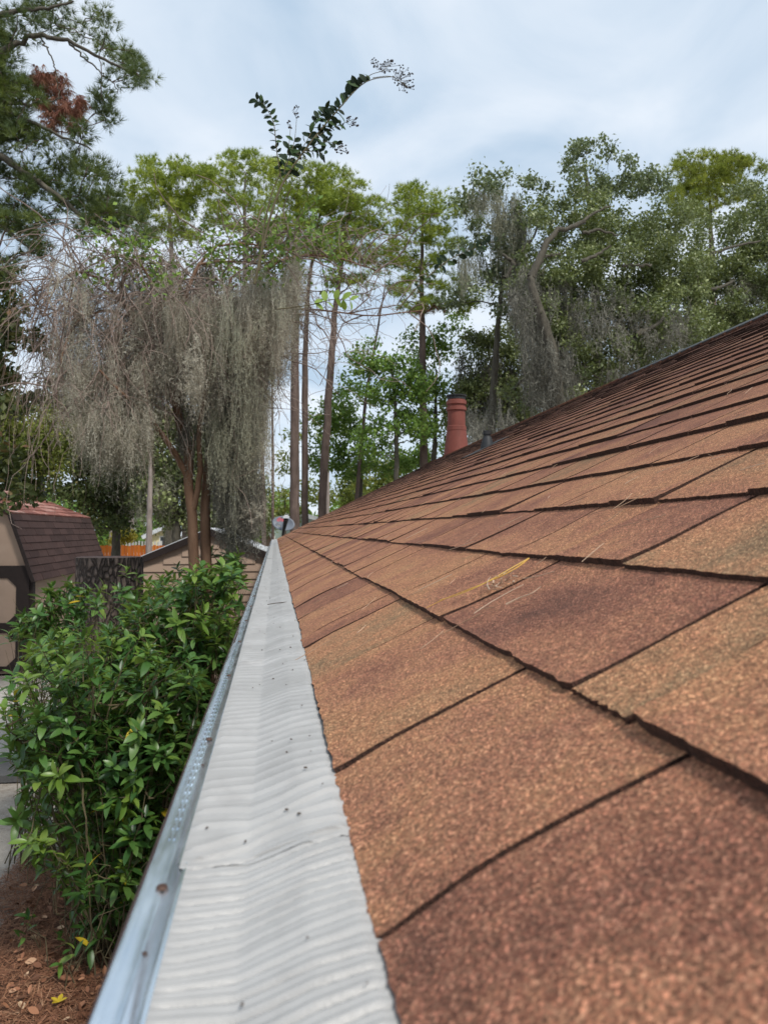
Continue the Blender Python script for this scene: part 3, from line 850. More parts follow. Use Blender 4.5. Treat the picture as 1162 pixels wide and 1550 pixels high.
M_cut = simple('weathered_cut_wood', [(.3, (.16, .09, .07)), (.7, (.32, .22, .18))], 14, .9, vec=(1, 1, 1))
m.build('cut_face', M_cut, stump)

# ------------------------------------------------------------------ far yard: orange fence, yellow house, grey-green house
FY = 40
f0 = at(150, 826, FY); f1 = at(312, 829, FY)
fence = thing('board_fence', ((f0[0] + f1[0]) / 2, FY, 0), 'bright orange board fence far behind the stump', 'fence')
nb = 34
for k in range(nb):
    xa = f0[0] + (f1[0] - f0[0]) * k / nb; xb = f0[0] + (f1[0] - f0[0]) * (k + 1) / nb
    m = MB(); m.box(xa + .008, xb - .008, FY - .02 + random.uniform(-.01, .01), FY + .015, .02, f0[2] + random.uniform(-.03, .03), random.random())
    m.build('board', M_orange, fence)
m = MB(); m.box(f0[0], f1[0], FY + .016, FY + .06, .5, .6); m.box(f0[0], f1[0], FY + .016, FY + .06, 1.5, 1.6); m.build('rail', M_orange, fence)
# pale picket rail just behind it
p0 = at(166, 819, 44); p1 = at(246, 822, 44)
pf = thing('picket_fence', ((p0[0] + p1[0]) / 2, 44, 0), 'low pale picket fence showing above the orange fence', 'fence')
k = 0; x = p0[0]
while x < p1[0]:
    m = MB(); m.box(x, x + .1, 44, 44.03, .3, p0[2] + random.uniform(-.06, .03)); m.build('picket', M_white, pf); x += .17
m = MB(); m.box(p0[0], p1[0], 44.031, 44.08, 1.2, 1.32); m.box(p0[0], p1[0], 44.031, 44.08, .5, .6); m.build('rail', M_white, pf)

def far_house(name, px0, px1, pye, pya, pxa, Yh, wm, rm, label, depth=8, rthick=.25):
    a = at(px0, pye, Yh); b_ = at(px1, pye, Yh); ap = at(pxa, pya, Yh)
    h = thing(name, ((a[0] + b_[0]) / 2, Yh + depth / 2, 0), label, 'house')
    m = MB(); v = [(a[0], Yh, 0), (b_[0], Yh, 0), (b_[0], Yh, a[2]), (ap[0], Yh, ap[2]), (a[0], Yh, a[2])]
    v2 = [(x, y + depth, z) for x, y, z in v]
    m.add(v + v2, [(0, 1, 2, 3, 4), (9, 8, 7, 6, 5)]); m.add(v + v2, [(0, 4, 9, 5), (1, 6, 7, 2)])
    m.build('wall', wm, h)
    for q_ in (a, b_):
        e1 = np.array([q_[0], Yh + depth / 2, q_[2]]); e0 = np.array([ap[0], Yh + depth / 2, ap[2] + .1])
        d = (e1 - e0); e1 = e1 + d * .12
        m = MB(); m.obox(e0, e1, depth + .8, rthick); m.build('roof', rm, h)
    return h, a, b_, ap
h1, a, b_, ap = far_house('yellow_house', 220, 262, 812, 801, 248, 52, M_yellowh, M_whiter, 'small pale yellow house with white roof edge behind the orange fence')
m = MB(); m.box(a[0] + .9, a[0] + 1.5, 51.96, 51.995, 1.6, 2.5); wf = m.build('window', M_white, h1)
m = MB(); m.box(a[0] + .98, a[0] + 1.42, 51.94, 51.955, 1.68, 2.42); m.build('pane', M_glass, wf)
h2, a, b_, ap = far_house('grey_green_house', 398, 500, 790, 780, 450, 48, M_greenh, M_whiter, 'grey green house wall seen beyond the satellite dish')
for px_ in (409, 440):
    q_ = at(px_, 801, 47.9); m = MB(); m.box(q_[0] - .3, q_[0] + .3, 47.95, 47.99, 1.5, 2.6); wf = m.build('window', M_white, h2)
    m = MB(); m.box(q_[0] - .22, q_[0] + .22, 47.93, 47.945, 1.58, 2.52); m.build('pane', M_glass, wf)
h3, a, b_, ap = far_house('tan_outbuilding', 398, 411, 812, 804, 402, 34, M_tan, M_white, 'small tan outbuilding with pale roof edge beside the far gutter end', 4, .1)
h3['category'] = 'outbuilding'
h4, a, b_, ap = far_house('green_house', 256, 300, 795, 784, 280, 60, M_greenh, M_whiter, 'pale green house wall seen between the two bare trunks')

GP = 'tall pines behind the yard'
# ------------------------------------------------------------------ vegetation builders
# leaf templates: X length 1, Z normal
LF2v = np.array([(0, 0, 0), (.5, .33, .07), (1, 0, -.05), (.5, -.33, .07)]); LF2f = np.array([(0, 1, 2), (0, 2, 3)])
def leaf_template(w=.19, fold=.05, arch=.12, nseg=6):
    v = []; 
    for i in range(nseg + 1):
        u = i / nseg; wd = w * math.sin(math.pi * min(1, u * .93 + .05)) ** .8 * (1 if u < .98 else .05)
        z = -arch * u * u
        v += [(u, -wd, z + fold * wd / w), (u, 0, z), (u, wd, z + fold * wd / w)]
    f = []
    for i in range(nseg):
        a = i * 3
        f += [(a, a + 3, a + 4, a + 1), (a + 1, a + 4, a + 5, a + 2)]
    return np.array(v, float), np.array(f)
BLv, BLf = leaf_template()
def tuft_template(n=15, w=.03, spread=1.0, seed=0):
    r = np.random.default_rng(seed); v = []; f = []
    for i in range(n):
        d = r.standard_normal(3); d[0] = abs(d[0]) * 1.0 + .55 / spread; d /= np.linalg.norm(d)
        s_ = np.cross(d, r.standard_normal(3)); s_ /= np.linalg.norm(s_)
        L = .75 + .25 * r.random(); b0 = d * .02
        v += [b0 - s_ * w / 2, b0 + s_ * w / 2, d * L]; f.append((3 * i, 3 * i + 1, 3 * i + 2))
    return np.array(v), np.array(f)

def sub_clumps(ells, Y, dep, size_px, dens=1.0):
    """positions of sub-clumps inside pixel ellipses, at depth Y +- dep; returns world centres"""
    P = []
    for (ex, ey, rx, ry, *o) in ells:
        d = o[0] if o else 1.0
        n = max(4, int(rx * ry / size_px ** 2 * 5.2 * dens * d * d))
        a = rng.random(n) * 2 * math.pi; r_ = np.sqrt(rng.random(n))
        P.append(atv(ex + rx * r_ * np.cos(a), ey + ry * r_ * np.sin(a), Y + (rng.random(n) * 2 - 1) * dep * np.sqrt(1 - r_ ** 2 * .8)))
    return np.vstack(P)

def grow(mb, trunk, trad, targets, r0=.06, sides=5, k0=.35, rmin=.008, curve=.15, minz=-1e9):
    """trunk polyline and branches that reach every target, each from the nearest limb"""
    trunk = np.asarray(trunk, float)
    # densify trunk
    T = np.linspace(0, 1, 24); seg = np.linspace(0, 1, len(trunk))
    tp = np.stack([np.interp(T, seg, trunk[:, i]) for i in range(3)], -1)
    tp[:, :2] += rng.standard_normal((24, 2)) * .02 * trad[0] * 3
    tr_ = np.interp(T, np.linspace(0, 1, len(trad)), trad)
    mb.tube(tp, tr_, 9, rough=.05)
    nodes = [p for p, t in zip(tp, T) if t > k0]; rads = [r_ * .5 for r_, t in zip(tr_, T) if t > k0]
    nodes = list(nodes); 
    C = np.mean(nodes, axis=0)
    arr = np.array(nodes)
    order = np.argsort([np.min(np.linalg.norm(arr - t, axis=1)) for t in targets])
    for oi in order:
        t = targets[oi]
        A = np.array(nodes)
        d = np.linalg.norm(A - t, axis=1) + np.clip(A[:, 2] - t[2], 0, None) * 1.6
        j = int(np.argmin(d)); s0 = A[j]; L = np.linalg.norm(t - s0)
        r1 = min(rads[j] * .72, r0); r1 = max(r1, rmin); r2 = max(r1 * .6, rmin * .7)
        u = np.linspace(0, 1, 6)[:, None]
        bow = np.array([0, 0, 1]) * L * curve
        pts = s0 * (1 - u) + t * u + bow * (u * (1 - u)) * 2 + rng.standard_normal((6, 3)) * L * .04 * (u * (1 - u)) * 4
        mb.tube(pts, np.linspace(r1, r2, 6), sides if r1 > .02 else 4)
        for q in (2, 4, 5):
            nodes.append(pts[q]); rads.append(r1 * .9 if q < 5 else r2)

def pine(name, label, trunk_px, Y, wpx, ells, mat=None, tuft_px=8.5, size_px=11.5, dens=.8, cat='tree', group=None, per=13, flat=.36, dep=None, barkm=None, dead=None, moss=None, nn=15, k0=.55, wdt=.085):
    mat = mat or L_pine; s = mpp(Y)
    if group == GP: ells = [(e_[0], e_[1], e_[2] * 1.22, e_[3] * 1.05, *e_[4:]) for e_ in ells]
    tr = np.array([at(px, py, Y) for px, py in trunk_px]); 
    if tr[0][2] > 0:
        tr = np.vstack([[tr[0][0], Y, -.1], tr])
    root = thing(name, (tr[0][0], tr[0][1], 0), label, cat, group)
    rx = max([e_[2] for e_ in ells]) if ells else 20
    dep = dep or rx * s * 1.1
    tg = sub_clumps(ells, Y, dep, size_px)
    wood = MB(); w0 = wpx * s / 2
    grow(wood, tr, [w0 * 1.15, w0, w0 * .9, w0 * .55, w0 * .3], tg, r0=w0 * .4, k0=k0, rmin=max(.008, .30 * s))
    wood.build('trunk', barkm or B_pine, root, smooth=True)
    cr_ = MB(); tv, tf = tuft_template(nn, wdt)
    tv2, tf2 = tuft_template(nn, wdt, 1.4, 5)
    m = len(tg); n = m * per
    c = np.repeat(tg, per, 0); rs = size_px * s * .8
    off = rng.standard_normal((n, 3)) * np.array([rs, rs, rs * flat]) * .62
    pos = c + off
    d = off / (np.linalg.norm(off, axis=1)[:, None] + 1e-6) * .8 + rdir(n) * .6 + np.array([0, 0, .55])
    mats = frames(d, rdir(n))
    tint = np.clip(np.repeat(rng.random(m) * .5 + .15, per) + rng.random(n) * .4, 0, 1)
    h = n // 2
    cr_.scatter(tv, tf, pos[:h], mats[:h], tuft_px * s * (.75 + .5 * rng.random(h)), tint[:h])
    cr_.scatter(tv2, tf2, pos[h:], mats[h:], tuft_px * s * (.75 + .5 * rng.random(n - h)), tint[h:])
    cr_.build('crown', mat, root)
    if dead:
        dm_ = MB(); tg2 = sub_clumps(dead, Y, dep * .35, size_px * .7, 1.0); per2 = 6
        n2 = len(tg2) * per2; off = rng.standard_normal((n2, 3)) * np.array([rs, rs, rs * 1.1]) * .35
        d = rdir(n2) * .6 + np.array([0, 0, -1.0])
        dm_.scatter(tv, tf, np.repeat(tg2, per2, 0) + off, frames(d, rdir(n2)), tuft_px * s * 1.1, rng.random(n2))
        dm_.build('dead_needles', L_dead, root)
    if moss: moss_part(root, moss, Y, dep * .5)
    return root

def moss_strands(mb, starts, lens, width, tone, curl=.02, seg=9, spread=0.05):
    """hanging curly ribbons; vectorised"""
    n = len(starts)
    u = np.linspace(0, 1, seg + 1)
    p = starts[:, None, :] + np.zeros((n, seg + 1, 3))
    p[..., 2] -= lens[:, None] * u
    w = np.cumsum(rng.standard_normal((n, seg + 1, 2)) * curl, axis=1)
    p[..., 0] += w[..., 0]; p[..., 1] += w[..., 1]
    p[..., 2] += rng.standard_normal((n, seg + 1)) * curl * .4
    wd = width * (1 - u * .75)
    a = rng.random(n) * math.pi
    twist = a[:, None] + u * 2.5
    sd = np.stack([np.cos(twist), np.sin(twist), np.zeros_like(twist)], -1) * (wd[None, :, None] / 2)
    v = np.stack([p - sd, p + sd], 2).reshape(-1, 3)
    k = np.arange(seg)
    f0 = np.stack([2 * k, 2 * k + 1, 2 * k + 3, 2 * k + 2], -1)
    f = (f0[None] + (np.arange(n) * 2 * (seg + 1))[:, None, None]).reshape(-1, 4)
    mb.add(v, f, np.repeat(np.clip(tone, 0, 1), seg))
    return p

def moss_fuzz(mb, p, L, width, tone, per=3):
    """short curly side hairs springing from strand points p (n,s,3)"""
    pts = np.repeat(p.reshape(-1, 3), per, 0); n = len(pts)
    d = rdir(n, -.35) * L * (.5 + rng.random(n))[:, None]
    s_ = rdir(n) * width / 2
    v = np.stack([pts - s_, pts + s_, pts + d], 1).reshape(-1, 3)
    mb.add(v, np.arange(n * 3).reshape(-1, 3), np.clip(rng.random(n) * .5 + np.repeat(tone, n // len(tone)), 0, 1))

def moss_part(root, regions, Y, dep, mat=None, wpx=1.1, bundle=14, name='spanish_moss', curlk=1.0, fuzz=2, hair=5.0):
    """regions: (px,py,rx,ry,len_px,count)"""
    s = mpp(Y); mb = MB()
    for (ex, ey, rx, ry, ln, cnt) in regions:
        a = rng.random(cnt) * 2 * math.pi; r_ = np.sqrt(rng.random(cnt))
        c = atv(ex + rx * r_ * np.cos(a), ey + ry * r_ * np.sin(a), Y + (rng.random(cnt) * 2 - 1) * dep)
        bl = ln * s * (.45 + .75 * rng.random(cnt))
        st = np.repeat(c, bundle, 0); n = len(st)
        j = rng.standard_normal((n, 3)) * s * 4.2; j[:, 2] *= 2.5
        lens = np.repeat(bl, bundle) * (.35 + .65 * rng.random(n))
        tone = np.repeat(rng.random(cnt) * .5, bundle) + rng.random(n) * .3
        seg = 9
        p = moss_strands(mb, st + j, lens, wpx * s, tone, curl=s * 1.7 * curlk, seg=seg)
        if fuzz: moss_fuzz(mb, p[:, 1:], hair * s, wpx * s * .9, tone, fuzz)
    return mb.build(name, mat or L_moss, root)

def broad(name, label, trunk_px, Y, wpx, ells, mat=None, leaf_px=4.5, size_px=18, per=70, cat='tree', barkm=None, dep=None, moss=None, k0=.3, group=None, flat=.75, mossmat=None, limbs=None, curve=.12, mossdep=None, mossk={}):
    mat = mat or L_oak; s = mpp(Y)
    tr = np.array([at(px, py, Y) for px, py in trunk_px])
    if tr[0][2] > 0: tr = np.vstack([[tr[0][0], Y, -.1], tr])
    root = thing(name, (tr[0][0], tr[0][1], 0), label, cat, group)
    rx = max([e_[2] for e_ in ells]); dep = dep or rx * s
    per = int(per * 2.1); leaf_px *= 1.22
    tg = sub_clumps(ells, Y, dep, size_px)
    wood = MB(); w0 = wpx * s / 2
    grow(wood, tr, [w0 * 1.2, w0, w0 * .85, w0 * .6, w0 * .3], tg, r0=w0 * .5, k0=k0, rmin=max(.006, .28 * s), curve=curve)
    if limbs:
        for (pp, r0_, r1_) in limbs:
            q = np.array([at(*x) if len(x) == 3 else at(x[0], x[1], Y - dep * .8) for x in pp])
            U = np.linspace(0, 1, 14); sg = np.linspace(0, 1, len(q))
            q = np.stack([np.interp(U, sg, q[:, i]) for i in range(3)], -1) + rng.standard_normal((14, 3)) * s * .8
            wood.tube(q, np.linspace(r0_ * s, r1_ * s, 14), 7, rough=.05)
    wood.build('trunk', barkm or B_oak, root, smooth=True)
    cr_ = MB(); m = len(tg); n = m * per
    rs = size_px * s * .85
    off = rng.standard_normal((n, 3)) * np.array([rs, rs, rs * flat]) * .6
    d = rdir(n, -.15); nr = rdir(n, .9)
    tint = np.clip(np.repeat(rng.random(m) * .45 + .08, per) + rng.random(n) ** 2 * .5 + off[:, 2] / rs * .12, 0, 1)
    cr_.scatter(LF2v, LF2f, np.repeat(tg, per, 0) + off, frames(d, nr), leaf_px * s * (.6 + .8 * rng.random(n)), tint)
    cr_.build('crown', mat, root)
    if moss: moss_part(root, moss, Y, mossdep or dep * .6, mossmat or L_mossG, **mossk)
    return root

# ------------------------------------------------------------------ background pines (left to centre)
GP = 'tall pines behind the yard'
pine('pine_tree', 'rounded yellow green pine crown leftmost of the distant pines', [(284, 815), (280, 700), (272, 560), (262, 430), (256, 300)], 31, 15,
     [(250, 258, 38, 20), (222, 285, 26, 20), (300, 272, 34, 22), (245, 305, 40, 18), (300, 310, 30, 20), (215, 325, 18, 12), (268, 345, 40, 20)], group=GP, barkm=B_pale)
pine('pine_tree', 'pine with pale straight trunk showing through its airy crown above the mossy tree', [(375, 800), (374, 600), (371, 430), (370, 310), (371, 262)], 33, 10,
     [(372, 243, 34, 14), (340, 262, 24, 18), (398, 268, 22, 20), (350, 300, 22, 16), (394, 312, 18, 14), (336, 340, 22, 14), (398, 345, 22, 14)], group=GP, barkm=B_pale, dep=2.2)
pine('pine_tree', 'leftmost of three close pine trunks beyond the satellite dish', [(446, 800), (446, 660), (447, 500), (449, 400), (452, 280)], 27, 15,
     [(452, 262, 34, 20), (432, 300, 26, 18), (470, 298, 28, 20), (440, 335, 26, 16), (462, 372, 34, 14), (424, 352, 20, 14)], group=GP)
pine('pine_tree', 'thin reddish middle trunk of three close pines beyond the satellite dish', [(462, 800), (461, 660), (462, 520), (468, 420), (490, 290)], 29, 10.5,
     [(500, 268, 26, 14), (490, 300, 30, 18), (516, 312, 28, 20), (492, 342, 32, 18), (510, 380, 28, 14)], group=GP)
pine('pine_tree', 'leaning rightmost trunk of three close pines beyond the satellite dish', [(487, 790), (492, 680), (500, 560), (507, 470), (520, 370), (535, 300)], 28, 12.5,
     [(535, 292, 24, 16), (552, 318, 24, 20), (530, 345, 30, 18), (562, 352, 20, 18), (545, 385, 34, 16), (585, 392, 22, 14), (520, 420, 26, 12)], group=GP)
pine('pine_tree', 'pine left of the oaks whose sparse crown holds a brown nest of dead needles', [(641, 700), (640, 600), (639, 500), (638, 420), (640, 320)], 26, 12,
     [(640, 292, 32, 12), (614, 312, 20, 18), (668, 318, 26, 20), (636, 335, 34, 18), (618, 368, 26, 18), (672, 362, 24, 16), (644, 400, 36, 18), (616, 432, 26, 14), (686, 430, 26, 14), (640, 462, 30, 12), (700, 462, 24, 10)],
     group=GP, dead=[(650, 466, 24, 10)], dep=2.0)
pine('pine_tree', 'dense yellow green pine crown rising above the oaks at upper right', [(1078, 560), (1076, 400), (1074, 300)], 32, 14,
     [(1075, 247, 46, 17), (1040, 262, 28, 18), (1112, 256, 34, 20), (1030, 296, 24, 18), (1076, 288, 40, 22), (1056, 325, 30, 16), (1120, 292, 28, 16)], mat=L_pineY, group=GP, per=16)
pine('pine_tree', 'thin bare leaning pine trunk right of the three close trunks', [(539, 760), (546, 680), (555, 590), (571, 500), (583, 430)], 30, 6,
     [(580, 410, 22, 12, .8), (560, 440, 20, 8, .6), (600, 440, 22, 10, .7)], group=GP, per=7)
pine('pine_tree', 'thin pale pine trunk low behind the leaning trunk', [(495, 790), (496, 730), (498, 680)], 42, 7,
     [(500, 655, 22, 14), (510, 635, 16, 10)], group=GP, barkm=B_pale, per=6)
pine('pine_tree', 'thin dark pole trunk hung with moss left of the satellite dish', [(400, 830), (397, 700), (392, 560), (390, 470)], 15, 7,
     [(392, 450, 14, 14, .5)], group=None, mat=L_pineD, k0=.8, per=5, moss=[(390, 470, 10, 40, 170, 20), (394, 600, 5, 60, 90, 12)])
pine('pine_tree', 'thinner pole trunk standing just left of the satellite dish', [(413, 820), (413, 700), (412, 580), (410, 470)], 17, 4.5,
     [(410, 452, 10, 10, .5)], group=None, mat=L_pineD, k0=.85, per=5, moss=[(411, 470, 8, 40, 130, 12)])

# near pine at the upper left
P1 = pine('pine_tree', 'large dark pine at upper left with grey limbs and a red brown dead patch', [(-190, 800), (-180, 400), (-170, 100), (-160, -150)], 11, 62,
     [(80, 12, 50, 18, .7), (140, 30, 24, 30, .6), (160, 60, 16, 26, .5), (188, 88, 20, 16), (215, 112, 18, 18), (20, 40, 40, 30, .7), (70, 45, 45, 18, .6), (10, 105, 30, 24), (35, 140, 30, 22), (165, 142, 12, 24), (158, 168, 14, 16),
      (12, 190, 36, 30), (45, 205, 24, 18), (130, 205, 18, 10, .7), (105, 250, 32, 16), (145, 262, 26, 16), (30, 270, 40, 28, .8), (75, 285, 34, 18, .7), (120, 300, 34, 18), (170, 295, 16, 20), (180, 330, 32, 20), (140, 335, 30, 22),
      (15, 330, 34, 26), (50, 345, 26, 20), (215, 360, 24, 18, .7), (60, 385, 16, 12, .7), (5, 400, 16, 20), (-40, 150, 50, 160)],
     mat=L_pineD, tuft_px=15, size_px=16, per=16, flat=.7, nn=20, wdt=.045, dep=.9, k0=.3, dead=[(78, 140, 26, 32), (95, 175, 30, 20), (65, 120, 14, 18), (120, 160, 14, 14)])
lm = MB()
for pts, r0_, r1_ in (([(-150, 150), (-20, 95), (30, 62), (60, 52), (100, 60), (140, 80), (190, 105), (215, 118)], 5, 1.2), ([(-150, 60), (-30, 30), (10, 20), (40, 15), (75, 12), (110, 2)], 5, 1.5),
                       ([(-150, 250), (-40, 190), (0, 165), (28, 175), (90, 205), (140, 225)], 6, 1), ([(-150, 330), (-20, 245), (0, 235), (40, 262), (90, 300), (130, 330), (165, 355), (200, 372)], 7, 1.2),
                       ([(-160, 420), (-30, 320), (10, 345), (50, 380)], 5, 1.2), ([(60, 52), (75, 80), (86, 110), (90, 150)], 1.3, .7), ([(100, 60), (130, 90), (160, 115), (180, 138)], 1.6, .6), ([(0, 155), (40, 158), (95, 150)], 3, .8)):
    q = np.array([at(a, c, 10.6) for a, c in pts]); U = np.linspace(0, 1, 30); sg = np.linspace(0, 1, len(q))
    q = np.stack([np.interp(U, sg, q[:, i]) for i in range(3)], -1) + rng.standard_normal((30, 3)) * .012
    lm.tube(q, np.linspace(r0_, r1_, 30) * mpp(10.6), 7)
lm.build('limb', B_oak, P1, smooth=True)
sub = None

# ------------------------------------------------------------------ oaks at the right
broad('oak_tree', 'big mossy live oak with thick trunk behind the ridge right of the chimney', [(842, 640), (838, 560), (820, 480), (800, 420)], 21, 46,
      [(880, 300, 40, 22, .7), (905, 345, 60, 30), (850, 395, 60, 34), (945, 385, 60, 38), (885, 450, 70, 34), (970, 455, 60, 40), (840, 490, 44, 26), (905, 525, 60, 34), (975, 520, 50, 34), (930, 575, 46, 22), (860, 560, 34, 26, .7), (1020, 340, 46, 36), (1030, 420, 56, 40), (1040, 500, 56, 30), (830, 330, 34, 30, .8), (832, 455, 40, 36), (862, 520, 40, 30), (872, 590, 34, 22), (800, 425, 22, 20, .8), (795, 590, 26, 30, .7)],
      moss=[(812, 500, 22, 70, 100, 60), (842, 560, 34, 40, 70, 70), (800, 430, 30, 30, 70, 26), (740, 640, 40, 30, 50, 24), (960, 470, 90, 50, 36, 40), (800, 450, 20, 30, 80, 12), (870, 590, 14, 30, 60, 10), (900, 470, 60, 30, 40, 24), (950, 560, 50, 20, 46, 24), (860, 450, 34, 24, 50, 14), (1000, 500, 60, 30, 40, 16)],
      mossmat=L_mossD, limbs=[([(803, 420), (812, 400), (828, 365), (842, 350), (868, 342), (885, 336)], 6, 2.5), ([(868, 342), (900, 322), (925, 312)], 2.8, 1), ([(882, 352), (905, 348), (935, 356)], 2.6, 1.2), ([(826, 388), (848, 384)], 2, 1), ([(880, 395), (905, 385), (925, 372)], 3, 1.2),
             ([(960, 506), (985, 498), (1005, 480)], 5, 2), ([(940, 402), (985, 401)], 2, 1.5), ([(842, 620), (840, 560), (826, 500), (806, 440), (800, 420)], 11, 5)], per=85, size_px=19, leaf_px=4.2, dep=2.6, mossdep=2.9)
broad('oak_tree', 'open topped grey green oak with twiggy high crown left of the big mossy oak', [(744, 640), (748, 560), (756, 460), (765, 380)], 24, 12,
      [(750, 262, 24, 16, .6), (725, 285, 34, 14, .6), (762, 295, 26, 22, .6), (700, 305, 22, 12, .5), (815, 290, 26, 24, .6), (790, 325, 28, 22, .6), (740, 345, 34, 22, .6), (775, 370, 26, 20, .6), (705, 370, 24, 18, .5), (745, 420, 34, 26, .7), (700, 450, 30, 24, .7), (765, 470, 26, 26, .7)],
      mat=L_oakG, moss=[(770, 330, 26, 30, 80, 34), (735, 300, 30, 16, 50, 16), (780, 400, 18, 24, 100, 26), (720, 400, 30, 20, 60, 12)], leaf_px=4.6, size_px=15, per=40, dep=2.2,
      limbs=[([(800, 440), (778, 400), (760, 385)], 5, 2), ([(765, 420), (778, 395), (800, 370), (815, 340), (818, 310)], 3, 1)])
broad('oak_tree', 'tall thin topped oak standing highest against the sky right of centre', [(905, 560), (900, 420), (893, 320), (885, 260)], 25, 16,
      [(880, 228, 16, 16, .9), (905, 222, 20, 10, .7), (870, 255, 20, 16, .8), (910, 262, 24, 14, .6), (945, 245, 26, 14, .6), (965, 262, 24, 14, .8), (930, 285, 34, 16, .8), (890, 290, 28, 16, .8), (985, 280, 26, 18)],
      mat=L_oakG, leaf_px=4.6, size_px=12, per=32, dep=1.6)
broad('oak_tree', 'wide dark oak crown filling the right edge above the roof ridge', [(1120, 560), (1115, 480), (1100, 420)], 23, 34,
      [(1140, 300, 40, 26, .8), (1095, 335, 40, 24, .7), (1145, 345, 40, 34, .8), (1090, 385, 50, 30, .9), (1150, 400, 46, 36), (1070, 440, 50, 34), (1130, 455, 60, 38), (1080, 500, 60, 26), (1010, 545, 40, 16), (1180, 460, 40, 50), (1190, 360, 40, 60)],
      moss=[(1090, 440, 60, 40, 40, 20), (1140, 420, 40, 40, 40, 12)], limbs=[([(1050, 400), (1085, 382), (1110, 372), (1150, 365)], 3, 1.5), ([(1060, 430), (1075, 440), (1110, 425)], 4, 2)], per=80, size_px=19, leaf_px=4.2, dep=2.4)
broad('oak_tree', 'shaded mossy oak low behind the chimney and the vent pipe', [(770, 690), (768, 640), (772, 560)], 27, 20,
      [(770, 560, 40, 26), (730, 590, 38, 30), (790, 610, 36, 26), (750, 640, 40, 26), (700, 600, 30, 30), (810, 640, 30, 18), (720, 530, 34, 22), (770, 510, 30, 24), (700, 650, 24, 20)], mat=L_oak,
      moss=[(770, 600, 50, 30, 60, 46), (740, 560, 50, 30, 50, 30)], mossmat=L_mossD, leaf_px=4.0, size_px=17, per=70)
# broadleaf trees at the centre
broad('sweetgum_tree', 'fresh green broadleaf tree behind the pine trunks above the roof centre', [(600, 745), (600, 680), (598, 600), (590, 540)], 25, 8,
      [(560, 548, 36, 20), (600, 560, 36, 24), (575, 590, 34, 20, .9), (615, 600, 34, 24), (540, 575, 26, 14, .7), (590, 640, 40, 22), (630, 650, 26, 30), (560, 670, 30, 22), (635, 580, 22, 22), (560, 520, 20, 8, .6)], mat=L_broad, leaf_px=4.6, size_px=12, per=17)
broad('sweetgum_tree', 'darker green broadleaf tree tucked between the leaning trunk and the chimney', [(545, 760), (548, 700), (550, 640)], 31, 7,
      [(535, 600, 30, 18, .8), (505, 615, 26, 22), (520, 650, 34, 24), (495, 690, 30, 28), (540, 700, 36, 24), (475, 640, 16, 22, .8), (660, 690, 40, 20), (610, 700, 40, 22)], mat=L_broad, leaf_px=4.2, size_px=12, per=22)
broad('maple_tree', 'slim green tree low between the chimney and the pine with the nest', [(655, 715), (658, 660), (660, 560)], 28, 10,
      [(655, 540, 30, 24), (680, 510, 26, 22, .8), (640, 510, 24, 18, .7), (665, 590, 30, 26), (655, 640, 28, 24), (610, 520, 22, 14, .6), (690, 480, 28, 14, .6)], mat=L_broad, leaf_px=4.2, size_px=12, per=17)
broad('maple_tree', 'pale yellow green tree in the far yard beyond the roof corner', [(575, 760), (577, 740), (580, 715)], 46, 5,
      [(560, 715, 34, 16), (600, 705, 34, 16), (540, 740, 30, 16), (590, 735, 30, 14), (480, 740, 26, 20, .8), (510, 755, 26, 14)], mat=L_lime, leaf_px=3.6, size_px=13, per=40)
broad('maple_tree', 'light green small tree between the dish and the three pine trunks', [(432, 805), (432, 780), (430, 740)], 44, 4,
      [(432, 700, 16, 14, .7), (446, 660, 12, 10, .5), (425, 745, 16, 12, .6), (435, 775, 24, 12), (412, 785, 18, 10)], mat=L_lime, leaf_px=3.6, size_px=12, per=34)
# trees behind the shed at the left
broad('maple_tree', 'bright green tree glowing behind the shed at the left edge', [(60, 790), (62, 720), (66, 660)], 27, 14,
      [(50, 640, 50, 26), (20, 680, 50, 34), (80, 680, 34, 30), (40, 720, 50, 24), (100, 650, 26, 24), (10, 620, 30, 20)], mat=L_lime, leaf_px=4.6, size_px=18, per=60)
broad('oak_tree', 'dark green oak behind the shed roof left of the mossy trunks', [(176, 820), (178, 760), (180, 690)], 34, 13,
      [(150, 690, 46, 34), (200, 700, 46, 34), (130, 740, 44, 26), (190, 750, 50, 24), (240, 720, 40, 34), (170, 640, 50, 30), (110, 600, 50, 30), (190, 580, 50, 30), (150, 790, 60, 14), (120, 680, 40, 40)], mat=L_dark, leaf_px=4.4, size_px=19, per=75, moss=[(190, 730, 60, 26, 40, 40)], mossmat=L_mossG)
broad('oak_tree', 'second dark green oak behind the forked crape myrtle trunks', [(268, 830), (266, 770), (262, 700)], 30, 15,
      [(260, 690, 50, 36), (310, 720, 50, 40), (240, 750, 36, 22), (330, 770, 40, 24), (370, 740, 30, 40), (230, 640, 40, 30), (300, 650, 50, 30), (240, 570, 44, 34), (320, 580, 44, 34), (300, 790, 60, 16), (380, 790, 26, 20)], mat=L_oak, leaf_px=4.4, size_px=19, per=70, moss=[(250, 740, 50, 20, 40, 24), (340, 760, 40, 20, 40, 20)], mossmat=L_mossG)
